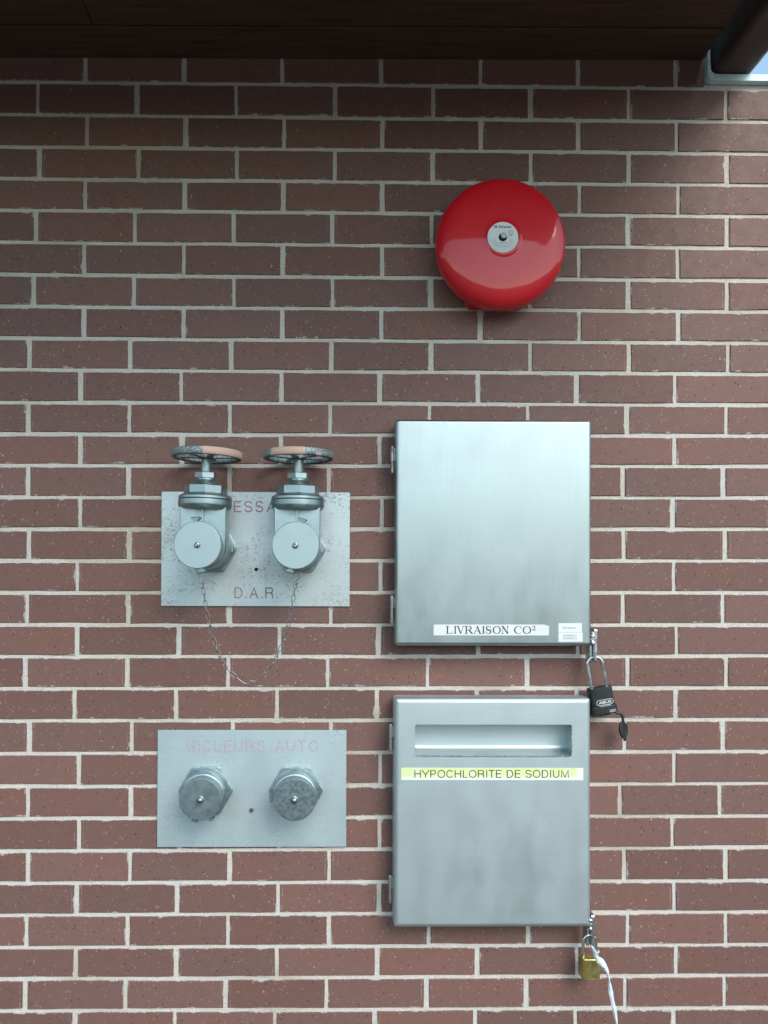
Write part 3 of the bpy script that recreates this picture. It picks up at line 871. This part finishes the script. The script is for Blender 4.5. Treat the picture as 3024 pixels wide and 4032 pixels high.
# lower cabinet with the scooped pull
O2 = Vector((0.953, 0.0, 0.8665))
cab2 = thing('steel_cabinet', 'stainless steel cabinet with a recessed pull and yellow HYPOCHLORITE DE SODIUM label', 'cabinet', cab_origin(O2), 'steel wall cabinets')
cab2.scale = (CK, 1.0, CK)
HX0, HX1, HZ0, HZ1 = 0.7965, 1.1120, 1.2090, 1.2730
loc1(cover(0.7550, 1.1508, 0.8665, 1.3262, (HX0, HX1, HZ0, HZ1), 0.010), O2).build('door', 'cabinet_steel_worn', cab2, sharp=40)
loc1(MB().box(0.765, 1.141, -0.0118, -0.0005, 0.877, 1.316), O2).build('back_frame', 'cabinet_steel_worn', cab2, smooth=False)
# scoop: flat roof, back curving forward to the lower lip
pf = [(CABY - 0.0015, HZ1 - 0.0003), (0.0075, HZ1 - 0.0008), (0.0078, HZ1 - 0.004), (0.0088, HZ1 - 0.026), (0.0112, HZ0 + 0.014), (0.0150, HZ0 + 0.0070), (0.0230, HZ0 + 0.0030), (CABY - 0.0015, HZ0 + 0.0007)]
pk = MB()
nn = len(pf)
vs = [(x - O2.x, -a, z - O2.z) for x in (HX0 - 0.0006, HX1 + 0.0006) for (a, z) in pf]
pk.add(vs, [(i, i + 1, nn + i + 1, nn + i) for i in range(nn - 1)] + [tuple(range(nn)), tuple(range(2 * nn - 1, nn - 1, -1))])
pull = pk.build('pull_recess', 'pull_steel', cab2, sharp=35)
bead([(HX0 - O2.x + 0.001, -CABY + .0004, HZ0 + 0.018 - O2.z), (HX0 - O2.x + 0.001, -CABY + .0004, HZ0 + 0.003 - O2.z), (HX0 + 0.006 - O2.x, -CABY + .0004, HZ0 + 0.0005 - O2.z), (HX1 - 0.004 - O2.x, -CABY + .0004, HZ0 + 0.0003 - O2.z), (HX1 - O2.x, -CABY + 0.0002, HZ0 + 0.004 - O2.z), (HX1 - O2.x, -CABY + .0004, HZ1 - 0.004 - O2.z)], 0.0013, 4).build('weld_bead', 'weld_bead', pull)
hinge(cab2, O2, 0.7482, 1.2725, 1.2430, 1.2155)
hinge(cab2, O2, 0.7478, 0.9685, 0.9390, 0.9112)
hasp(cab2, O2, 1.1532, 0.8905, 0.8250, 33)
yl = loc1(MB().prism_y([(0.7692, 1.1624), (1.1346, 1.1618), (1.1349, 1.1862), (0.7688, 1.1869)], CABY + 0.0001, CABY + 0.0004), O2).build('name_label', 'yellow_label', cab2, smooth=False)
HW = {'H': .72, 'Y': .68, 'P': .67, 'O': .78, 'C': .72, 'L': .56, 'R': .72, 'I': .27, 'T': .61, 'E': .66, ' ': .30, 'D': .72, 'S': .66, 'U': .72, 'M': .84}
words_ = 'HYPOCHLORITE DE SODIUM'
tot_ = sum(HW[c] for c in words_)
kx, xx, hyp = (1.1062 - 0.7946 + 0.002) / tot_, 0.7936, []
for c in words_:
    sb = {'H': .08, 'Y': .0, 'P': .09, 'O': .05, 'C': .05, 'L': .08, 'R': .08, 'I': .08, 'T': .02, 'E': .08, 'D': .08, 'S': .05, 'U': .08, 'M': .08}.get(c, 0)
    if c != ' ': hyp.append((c, xx + sb * kx, xx + (HW[c] - sb) * kx, 1.1667, 1.1825))
    xx += HW[c] * kx
loc1(engrave(hyp, 0.00165, -(CABY + .0006)), O2).build('lettering', 'black_ink', yl, smooth=False)

# ------------------------------------------------------------------ wall plates
P1 = Vector((0.470, 0.0, 1.5068))
pl1 = thing('wall_plate', 'stained steel plate engraved D.A.R. behind the two handwheel valves', 'plate', P1, 'engraved steel plates')
MB().prism_y([(p[0], p[1]) for p in rrect(0.2735 - P1.x, 0.6657 - P1.x, 0, 0.2382, 0.0012, 2)], 0.0015, 0.0045, 0.0008).build('sheet', 'plate_steel_worn', pl1)
zt, zb = 1.7264 - P1.z, 1.7024 - P1.z
ess = [('E', .4234, .4396), ('S', .4452, .4628), ('S', .4682, .4852), ('A', .4918, .5100)]
dar = [('D', .4256, .4426), ('.', .4482, .4506), ('A', .4575, .4752), ('.', .4818, .4842), ('R', .4900, .5071), ('.', .5133, .5157)]
engrave([(c, a - P1.x, b - P1.x, zb, zt) for c, a, b in ess], 0.0027, -0.0047).build('engraved_word', 'mauve_fill', pl1, smooth=False)
engrave([(c, a - P1.x, b - P1.x, 1.5231 - P1.z, 1.5464 - P1.z) for c, a, b in dar if c != '.'], 0.0026, -0.0047).build('engraved_word', 'mauve_fill', pl1, smooth=False)

for c, a, b in dar:
    if c == '.': MB().lathe([(0.0016, 0.0046), (0.0016, 0.0048)], 'Y', ((a + b) / 2 - P1.x, 0, 1.5252 - P1.z), 12).build('engraved_point', 'grey_ink', pl1, smooth=False)

MB().lathe([(0.0039, 0.0046), (0.0039, 0.0048)], 'Y', (0.4708 - P1.x, 0, 1.5835 - P1.z), 20).build('screw_hole', 'black_hole', pl1, smooth=False)

P2 = Vector((0.464, 0.0, 1.0070))
pl2 = thing('wall_plate', 'bright steel plate engraved GICLEURS AUTO behind the two capped inlets', 'plate', P2, 'engraved steel plates')
MB().prism_y(rrect(0.2680 - P2.x, 0.6601 - P2.x, 0, 0.2421, 0.0012, 2), 0.0015, 0.0045, 0.0008).build('sheet', 'plate_steel', pl2)
gic = [('G', 328.1, 346.3), ('I', 351.9, 355.4), ('C', 361.4, 379.2), ('L', 385.8, 399.8), ('E', 405.8, 421.5), ('U', 427.2, 445.0), ('R', 450.6, 467.5), ('S', 474.4, 490.8), ('A', 511.7, 529.3), ('U', 535.5, 552.8), ('T', 558.5, 575.7), ('O', 582.4, 601.6)]
for part_ in (gic[:8], gic[8:]):
    engrave([(c, a / 1000 - P2.x, b / 1000 - P2.x, 1.2048 - P2.z, 1.2282 - P2.z) for c, a, b in part_], 0.0026, -0.0047).build('engraved_word', 'pale_pink_fill', pl2, smooth=False)
sc = MB().lathe([(0.0045, 0.0046), (0.0045, 0.008), (0.0038, 0.0100), (0.0, 0.0104)], 'Y', (0.4637 - P2.x, 0, 1.0843 - P2.z), 20, True, False).build('screw', 'chain_wire', pl2)
MB().box(-0.0006, 0.0006, -0.0110, -0.0100, -0.0036, 0.0036).xf(Matrix.Translation((0.4637 - P2.x, 0, 1.0843 - P2.z))).build('slot', 'black_hole', sc, smooth=False)

# ------------------------------------------------------------------ couplings
def lug(a0, a1, ang, rad, h=0.0085, w0=0.0052, w1=0.0090):
    """spanner lug: a waisted stud on the rim"""
    pr = [(-w0 * 1.1, -0.004), (-w0 * .85, h * .35), (-w1 * .96, h * .72), (-w1, h * .9), (-w1 * .8, h), (w1 * .8, h), (w1, h * .9), (w1 * .96, h * .72), (w0 * .85, h * .35), (w0 * 1.1, -0.004)]
    mb = MB()
    rs = []
    for a, k in ((a0, 1.0), (a0 + (a1 - a0) * .85, 1.0), (a1, 0.85)):
        rs.append([(p[0] * k, -a, rad + p[1] * (k if p[1] > 0 else 1)) for p in pr])
    mb.rings(rs)
    return mb.xf(Matrix.Rotation(R(90 - ang), 4, 'Y'))
HEXR = 0.0571
def gate_valve(x, z, label, wheel_mat, tilt, lugs, wheel_turn):
    v = thing('gate_valve', label, 'valve', (x, 0.0, z), 'handwheel valves')
    MB().prism_y(rounded_ngon(6, HEXR, 0.006), 0.0046, 0.0115, 0.0022).build('wall_flange', 'satin_chrome', v)
    br = MB().lathe([(0.047, 0.0116), (0.047, 0.020), (0.0435, 0.0225), (0.0435, 0.031), (0.0475, 0.033), (0.0475, 0.044), (0.0445, 0.046), (0.0445, 0.056)], 'Y', seg=64).build('inlet_barrel', 'satin_chrome', v)
    lug(0.022, 0.034, -5, 0.0435, 0.009, 0.004, 0.0055).build('lug', 'satin_chrome', br)
    # gate housing: straight sides, round bottom
    hs = [(0.0455, 0.078)] + [(0.0455 * math.cos(R(-i * 9)), 0.0455 * math.sin(R(-i * 9))) for i in range(21)] + [(-0.0455, 0.078)]
    hz = MB().prism_y(hs, 0.050, 0.102, 0.004).build('gate_housing', 'satin_chrome', v)
    MB().rings([[(p[0] * k, -a, p[1]) for p in ((-0.0065, .0775), (-0.0022, .066), (-0.0019, .02), (0.0019, .02), (0.0022, .066), (0.0065, .0775))] for a, k in ((0.100, 1.3), (0.1055, 0.8))]).build('rib', 'satin_chrome', hz)
    MB().lathe([(0.041, 0.100), (0.041, 0.118), (0.0425, 0.120), (0.0425, 0.130), (0.040, 0.132), (0.040, 0.146)], 'Y', seg=64).build('outlet_barrel', 'satin_chrome', v)
    cp = MB().lathe([(0.0438, 0.141), (0.0448, 0.1425), (0.0448, 0.1612), (0.0443, 0.1624), (0.0434, 0.1630), (0.0, 0.1630)], 'Y', seg=72, cap1=False).build('cap', 'chrome_cap', v)
    MB().lathe([(0.0058, 0.1631), (0.0058, 0.1645), (0.0046, 0.1672), (0.0022, 0.1684), (0.0010, 0.1678), (0.0, 0.1678)], 'Y', seg=24, cap1=False).build('rivet', 'polished_pin', cp)
    for a in lugs: lug(0.141, 0.161, a, 0.0436, 0.0098).build('lug', 'dull_cap', cp)
    tm = Matrix.Translation((0, -0.075, 0.078)) @ Matrix.Rotation(R(tilt), 4, 'Y') @ Matrix.Translation((0, 0.075, -0.078))
    c = (0, -0.075, 0)
    MB().lathe([(0.0475, 0.0735), (0.0505, 0.0765), (0.0530, 0.0800), (0.0535, 0.0830), (0.0535, 0.0915), (0.0528, 0.0925)], 'Z', c, 72).xf(tm).build('body_ring', 'satin_chrome', v)
    MB().lathe([(0.0512, 0.0924), (0.0512, 0.0936)], 'Z', c, 72).xf(tm).build('gasket', 'dark_recess', v)
    bn = MB().lathe([(0.0524, 0.0935), (0.0530, 0.0943), (0.0530, 0.0985), (0.0522, 0.0995), (0.0455, 0.1035), (0.040, 0.1045)], 'Z', c, 72).xf(tm).build('bonnet', 'satin_chrome', v)
    MB().prism_z(ngon(8, 0.0428, 8), 0.1038, 0.1215, 0.0016, (0, -0.075)).xf(tm).build('octagon', 'satin_chrome', bn, sharp=20)
    MB().lathe([(0.0385, 0.1212), (0.0345, 0.1235), (0.0255, 0.1272), (0.0200, 0.1305), (0.0182, 0.1330), (0.0182, 0.1358)], 'Z', c, 48).xf(tm).build('neck', 'satin_chrome', bn)
    MB().prism_z(ngon(6, 0.0222, 20), 0.1356, 0.1482, 0.0014, (0, -0.075)).xf(tm).build('packing_nut', 'satin_chrome', v, sharp=20)
    MB().lathe([(0.0102, 0.148), (0.0102, 0.1795)], 'Z', c, 28).xf(tm).build('stem', 'satin_chrome', v)
    # handwheel
    wl = link('handwheel', None, v, (0, -0.075, 0))
    wl.empty_display_size = 0.02
    wl.rotation_euler = (0, R(tilt), 0)
    wl.location = tm @ Vector((0, -0.075, 0.078)) - Matrix.Rotation(R(tilt), 3, 'Y') @ Vector((0, 0, 0.078))
    sec = [(0.0590, 0.1790), (0.0605, 0.1762), (0.0640, 0.1752), (0.0680, 0.1756), (0.0702, 0.1775), (0.0706, 0.1830), (0.0702, 0.1885), (0.0680, 0.1906), (0.0640, 0.1908), (0.0606, 0.1896), (0.0592, 0.1870)]
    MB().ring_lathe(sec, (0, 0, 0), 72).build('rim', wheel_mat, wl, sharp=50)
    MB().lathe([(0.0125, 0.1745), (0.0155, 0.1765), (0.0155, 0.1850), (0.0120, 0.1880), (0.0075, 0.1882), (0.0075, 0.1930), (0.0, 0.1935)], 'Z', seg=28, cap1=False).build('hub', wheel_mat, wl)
    for k in range(5):
        a = R(wheel_turn + 72 * k)
        pts = [(0.013, 0.1795), (0.030, 0.1812), (0.048, 0.1828), (0.0615, 0.1832)]
        wd = [0.0075, 0.0055, 0.0050, 0.0068]
        rs = []
        for (rr_, zz), w in zip(pts, wd):
            rs.append([(rr_, -w, zz - .0022), (rr_, -w * .6, zz + .0026), (rr_, w * .6, zz + .0026), (rr_, w, zz - .0022), (rr_, 0, zz - .0040)])
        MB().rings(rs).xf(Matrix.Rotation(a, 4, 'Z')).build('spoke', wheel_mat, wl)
    return v
gate_valve(0.3756, 1.6275, 'handwheel valve at the left of the pair, its wheel half grey half salmon', 'wheel_half_painted', 1.6, (95, 279), 12)
gate_valve(0.5602, 1.6272, 'handwheel valve nearer the steel cabinet, salmon paint across the front of its wheel', 'wheel_part_painted', 0.5, (76, 258), 40)

def capped_inlet(x, z, label, capmat, lugs, base_lug, mid_lug):
    v = thing('capped_inlet', label, 'hose inlet', (x, 0.0, z), 'capped inlets')
    fl = MB().prism_y(rounded_ngon(6, HEXR, 0.006), 0.0046, 0.0115, 0.0022).build('wall_flange', 'satin_chrome', v)
    MB().lathe([(0.0492, 0.0112), (0.0492, 0.0160), (0.0485, 0.0175), (0.043, 0.018)], 'Y', seg=64).build('seat_ring', 'satin_chrome', v)
    lug(0.0117, 0.024, base_lug, 0.0400, 0.0088, 0.0048, 0.0070).build('lug', 'satin_chrome', fl)
    cl = MB().lathe([(0.0418, 0.0178), (0.0418, 0.034), (0.0440, 0.0350), (0.0456, 0.0375), (0.0460, 0.0405), (0.0456, 0.0435), (0.0440, 0.0460), (0.0410, 0.0470), (0.0395, 0.053)], 'Y', seg=72).build('swivel_collar', 'satin_chrome', v)
    if mid_lug is not None: lug(0.036, 0.046, mid_lug, 0.0405, 0.0088, 0.0048, 0.0068).build('lug', 'satin_chrome', cl)
    cp = MB().lathe([(0.0405, 0.0520), (0.0420, 0.0535), (0.0422, 0.0738), (0.0418, 0.0750), (0.0408, 0.0755), (0.0, 0.0755)], 'Y', seg=72, cap1=False).build('cap', capmat, v)
    MB().lathe([(0.0078, 0.0756), (0.0074, 0.0770), (0.0062, 0.0776), (0.0060, 0.0800), (0.0048, 0.0832), (0.0022, 0.0846), (0.0, 0.0848)], 'Y', seg=24, cap1=False).build('rivet', 'polished_pin', cp)
    for a in lugs: lug(0.055, 0.070, a, 0.0410, 0.0080, 0.0042, 0.0066).build('lug', capmat, cp)
capped_inlet(0.3690, 1.1248, 'capped inlet under the G of GICLEURS with a smooth dull grey cap', 'dull_cap', (254, 297), 115, 78)
capped_inlet(0.5556, 1.1243, 'capped inlet under the word AUTO with a mottled pitted grey cap', 'dull_cap_pitted', (182, 5), 92, None)

# ------------------------------------------------------------------ chain
CHY = -0.150
chain = thing('cap_chain', 'thin steel link chain hanging in a loop between the two handwheel valves', 'chain', (0.472, CHY, 1.3643))
CO = Vector((0.472, CHY, 1.3643))
pathL = [(383.9, 1558), (386.2, 1534.6), (390.8, 1509.7), (396.2, 1485.2), (401.8, 1460.5), (410.2, 1435.7), (418.6, 1413.3), (431.5, 1391.7), (447.5, 1378.3)]
pathR = [(493.4, 1379.0), (510.6, 1394.3), (525.2, 1416.7), (535.3, 1439.7), (542.9, 1462.8), (548.9, 1487.1), (552.9, 1510.7), (557.3, 1536.3), (560.6, 1558)]
def along(path, step):
    P = [Vector((p[0] / 1000, p[1] / 1000)) for p in path]
    L = sum((b - a).length for a, b in zip(P[:-1], P[1:]))
    n = round(L / step); out = []
    for k in range(n + 1):
        s = L * k / n
        for a, b in zip(P[:-1], P[1:]):
            d_ = (b - a).length
            if s <= d_ + 1e-9: out.append(a + (b - a) * min(1, s / d_)); break
            s -= d_
    return out
WR = 0.00082
def link_mesh():
    L, W = 0.0150, 0.0066
    pts = []
    for i in range(7): t = R(-90 + 180 * i / 6); pts.append((L / 2 - W / 2 + W / 2 * math.cos(t), 0, W / 2 * math.sin(t)))
    for i in range(7): t = R(90 + 180 * i / 6); pts.append((-L / 2 + W / 2 + W / 2 * math.cos(t), 0, W / 2 * math.sin(t)))
    o = MB().tube(pts, WR, 6, True).build('link', 'chain_wire', chain)
    return o
proto = link_mesh()
rc = random.Random(2)
first = True
for path in (pathL, pathR):
    pp = along(path, 0.0124)
    for k, (a, b) in enumerate(zip(pp[:-1], pp[1:])):
        o = proto if first else proto.copy()
        if not first: COL.objects.link(o); o.parent = chain
        first = False
        m_ = (a + b) / 2
        dirv = Vector((b.x - a.x, 0, b.y - a.y)).normalized()
        roll = R((18 if k % 2 else 78) + rc.uniform(-14, 14))
        nrm = Vector((0, 1, 0)); side = dirv.cross(nrm)
        rot = Matrix((dirv, nrm, side)).transposed() @ Matrix.Rotation(roll, 3, 'X')
        o.matrix_local = Matrix.Translation((m_.x - CO.x, rc.uniform(-.0006, .0006), m_.y - CO.z)) @ rot.to_4x4()
def smooth_path(pts, n=5):
    P = [Vector(p) for p in pts]; out = []
    for i in range(len(P) - 1):
        p0, p1, p2, p3 = P[max(0, i - 1)], P[i], P[i + 1], P[min(len(P) - 1, i + 2)]
        for k in range(n):
            t = k / n
            out.append(0.5 * ((2 * p1) + (p2 - p0) * t + (2 * p0 - 5 * p1 + 4 * p2 - p3) * t * t + (3 * p1 - p0 - 3 * p2 + p3) * t ** 3))
    out.append(P[-1]); return out
def wire(name, pts):
    MB().tube(smooth_path([(p[0] / 1000 - CO.x, p[2] if len(p) > 2 else 0.0, p[1] / 1000 - CO.z) for p in pts]), WR * 0.95, 6).build(name, 'chain_wire', chain)
wire('end_hook', [(377.5, 1583, .004), (376.4, 1573.5), (377.7, 1565), (382.5, 1560.5), (384.6, 1556.5, -.001), (383.6, 1552.6), (381.6, 1554.8, .001), (383.0, 1558.5, .001)])
wire('end_hook', [(558, 1586, .006), (563, 1582, .003), (567.0, 1579.5), (569.2, 1574.5), (567.6, 1567.0), (562.4, 1561), (559.2, 1556.5, .001), (561.0, 1553.2), (562.8, 1556.8, -.001)])
wire('joining_hook', [(446.6, 1380.5, .001), (449.8, 1376.6), (455.4, 1371.6), (461.5, 1367.4), (468.2, 1364.6), (473.0, 1366.0), (474.4, 1370.3), (476.0, 1371.4, .001), (483.5, 1369.0)])
wire('joining_hook', [(473.5, 1371.4, -.002), (479.5, 1370.0, -.002), (484.5, 1370.0), (489.0, 1374.6), (493.8, 1380.2)])

# ------------------------------------------------------------------ padlocks
def loft(plan, stack):
    return MB().rings([[(p[0] * sx_, p[1] * sy_, z) for p in plan] for (z, sx_, sy_) in stack])
def shackle(w, leg, r, drop=0.008):
    pts = [(-w / 2, 0, -drop)] + [(-w / 2, 0, leg * k / 4) for k in range(1, 5)] + [(-w / 2 * math.cos(R(180 * i / 14)), 0, leg + w / 2 * math.sin(R(180 * i / 14))) for i in range(1, 14)] + [(w / 2, 0, leg * k / 4) for k in range(4, 0, -1)] + [(w / 2, 0, -drop)]
    return MB().tube(pts, r, 16)
def front_plan(w, d, bulge):
    """padlock plan: flat back corners, gently bowed front and back"""
    pts = []
    r = d * 0.22
    for (cx, cy, a0) in ((w / 2 - r, -d / 2 + r, -90), (w / 2 - r, d / 2 - r, 0), (-w / 2 + r, d / 2 - r, 90), (-w / 2 + r, -d / 2 + r, 180)):
        for i in range(5):
            t = R(a0 + 90 * i / 4); pts.append((cx + r * math.cos(t), cy + r * math.sin(t)))
        if cy > 0 and cx > 0: pts += [(w * .2, d / 2 + bulge * .8), (0, d / 2 + bulge), (-w * .2, d / 2 + bulge * .8)]
        if cy < 0 and cx < 0: pts += [(-w * .2, -d / 2 - bulge * .8), (0, -d / 2 - bulge), (w * .2, -d / 2 - bulge * .8)]
    return pts
LK = Vector((1.1772, -0.038, 1.3442))
k1 = thing('padlock', 'black weatherproof padlock with white ABUS print hanging from the upper cabinet', 'padlock', LK, 'padlocks')
k1.rotation_euler = (0, R(-10.3), 0)
pn = front_plan(0.0470, 0.0265, 0.0016)
bd = loft(pn, [(-0.0385, 1, 1), (-0.0012, 1, 1), (-0.0003, .985, .96), (0.0, .95, .9)]).build('case', 'black_rubber', k1, sharp=40)
MB().add(*(lambda m: (m.v, m.f))(loft(front_plan(0.0525, 0.0305, 0.0016), [(-0.0545, .95, .92), (-0.0535, .99, .98), (-0.0520, 1, 1), (-0.0395, 1, 1), (-0.0380, .985, .97), (-0.0376, .95, .9)]))).build('base_cap', 'black_rubber', k1, sharp=40)
MB().box(-0.0095, 0.0105, -0.0075, 0.0075, -0.0580, -0.0540, 0.001).build('keyway_seal', 'black_rubber', k1)
shackle(0.0312, 0.0470, 0.0038).build('shackle', 'shackle_steel', k1, sharp=60)
yy = -0.0265 / 2 - 0.0020
bdg = MB()
ov = rrect(-0.0150, 0.0190, -0.0345, -0.0242, 0.0050, 8)
ribbon(bdg, ov + [ov[0]], 0.0009, yy, False)
t = text_mb('ABUS', -0.0110, 0.0152, -0.0322, -0.0265, yy - .0001, 0.02); bdg.add(t.v, t.f)
t = text_mb('PATENTED', -0.0082, 0.0128, -0.0378, -0.0357, yy - .0001, 0.02); bdg.add(t.v, t.f)
bdg.build('print', 'white_print', bd, smooth=False)
t = text_mb('SERIES II', 0.0080, 0.0205, -0.0512, -0.0490, -0.0305 / 2 - .0020, 0.02)
t2 = text_mb('GRANIT', 0.0080, 0.0200, -0.0480, -0.0458, -0.0305 / 2 - .0020, 0.02); t.add(t2.v, t2.f)
t.build('print', 'white_print', bd, smooth=False)
# rubber keyhole cover swinging on its strap
Ri = Matrix.Rotation(R(10.3), 4, 'Y')
def to_k1(x, z, y=0.0): return Ri @ Vector((x - LK.x, y, z - LK.z))
sp = smooth_path([to_k1(1.2120, 1.2915), to_k1(1.2190, 1.2905), to_k1(1.2245, 1.2868), to_k1(1.2265, 1.2800), to_k1(1.2268, 1.2735)], 4)
cv = MB().tube(sp, 0.0030, 8).build('cover_strap', 'black_rubber', k1)
cm = Matrix.Translation(to_k1(1.2275, 1.2560)) @ Ri @ Matrix.Rotation(R(-10), 4, 'Y') @ Matrix.Rotation(R(35), 4, 'Z')
MB().lathe([(0.0172, -0.0022), (0.0182, -0.001), (0.0182, 0.0018), (0.0165, 0.0026), (0.0150, 0.0012), (0.0, 0.0012)], 'Y', seg=32, cap1=False).xf(cm @ Matrix.Scale(0.70, 4, (1, 0, 0))).build('keyhole_cover', 'black_rubber', k1)
MB().box(-0.0035, 0.0035, -0.001, 0.002, -0.0225, -0.0165, 0.0008).xf(cm).build('pull_tab', 'black_rubber', k1)

L2 = Vector((1.1575, -0.040, 0.7945))
k2 = thing('padlock', 'small brass padlock hanging from the lower cabinet', 'padlock', L2, 'padlocks')
pn = front_plan(0.0372, 0.0240, 0.0005)
bs = loft(pn, [(-0.0415, .93, .9), (-0.0403, 1, 1), (-0.0012, 1, 1), (0.0, .95, .92)]).build('case', 'brass', k2, sharp=35)
shackle(0.0262, 0.0310, 0.0029).build('shackle', 'shackle_steel', k2, sharp=60)
yy = -0.0235 / 2 - 0.0011
bm_ = MB()
ov = rrect(-0.0120, 0.0130, -0.0365, -0.0292, 0.0034, 6)
ribbon(bm_, ov + [ov[0]], 0.0005, yy, False)
t = text_mb('ABUS', -0.0090, 0.0102, -0.0348, -0.0309, yy - .0001, 0.02); bm_.add(t.v, t.f)
rp = random.Random(4)
for zz in (-0.0105, -0.0130, -0.0172, -0.0205, -0.0235):     # worn stamping
    xx = -0.008 if zz > -0.015 else -0.011
    while xx < 0.009:
        ln = rp.uniform(0.0015, 0.004); ribbon(bm_, [(xx, zz), (xx + ln, zz)], 0.0011, yy, False); xx += ln + 0.0009
bm_.build('stamping', 'brass_mark', bs, smooth=False)

# ------------------------------------------------------------------ plastic strip
strip = thing('plastic_strip', 'crumpled white plastic strip tied to the brass padlock shackle, trailing down', 'plastic strip', (1.1600, -0.062, 0.79))
SO = Vector((1.1600, -0.062, 0.79))
cl = [(1149.2, 833.7, 1.2), (1153.5, 826.5, 8), (1158.0, 818.0, 12), (1160.0, 810.5, 9), (1165.5, 804.0, 13), (1171.5, 799.0, 13), (1176.5, 791.5, 10), (1180.6, 783.0, 8), (1183.6, 774.0, 6), (1186.2, 763.0, 4), (1187.6, 752.0, 7), (1190.0, 738.0, 9.5), (1193.0, 722.0, 9), (1197.0, 704.0, 9), (1200.0, 688.0, 7), (1202.2, 668.0, 4), (1203.4, 648.0, 3), (1204.4, 630.0, 5)]
cl = smooth_path([(a / 1000, 0, b / 1000) for a, b, w in cl], 4)
wsrc = [1.2, 8, 12, 9, 13, 13, 10, 8, 6, 4, 7, 9.5, 9, 9, 7, 4, 3, 5]
rs_ = random.Random(6)
rings = []
for i, p in enumerate(cl):
    t_ = i / 4; k = min(int(t_), len(wsrc) - 2)
    w = (wsrc[k] + (wsrc[k + 1] - wsrc[k]) * (t_ - k)) / 1000
    a = cl[max(0, i - 1)]; b = cl[min(len(cl) - 1, i + 1)]
    tg = (b - a).normalized(); sd = Vector((0, 1, 0)).cross(tg).normalized()
    tw = 0.9 * math.sin(i * 0.23) + 0.35
    fold = 0.0022 * math.sin(i * 0.55 + 1)
    s2 = sd * math.cos(tw * 0.6) + Vector((0, 1, 0)) * math.sin(tw * 0.6)
    yb = -0.012 if i < 26 else -0.012 + min(1, (i - 26) / 30) * 0.004
    c_ = Vector((p.x - SO.x, yb + rs_.uniform(-.0006, .0006), p.z - SO.z))
    m1_ = c_ + s2 * w * 0.15 + Vector((0, -1, 0)) * (0.0012 + abs(fold))
    l, r_ = c_ - s2 * w / 2, c_ + s2 * w / 2
    th = Vector((0, 0.0005, 0))
    rings.append([l, m1_, r_, r_ + th, m1_ + th, l + th])
MB().rings(rings).build('strip', 'white_plastic', strip, sharp=25)
MB().tube([(1.1722 - SO.x + 0.0040 * math.cos(t), -0.040 - SO.y + 0.0040 * math.sin(t), 0.8045 - SO.z + 0.0015 * math.cos(t)) for t in [2 * math.pi * i / 14 for i in range(14)]], 0.0015, 7, True).build('knot', 'white_plastic', strip)
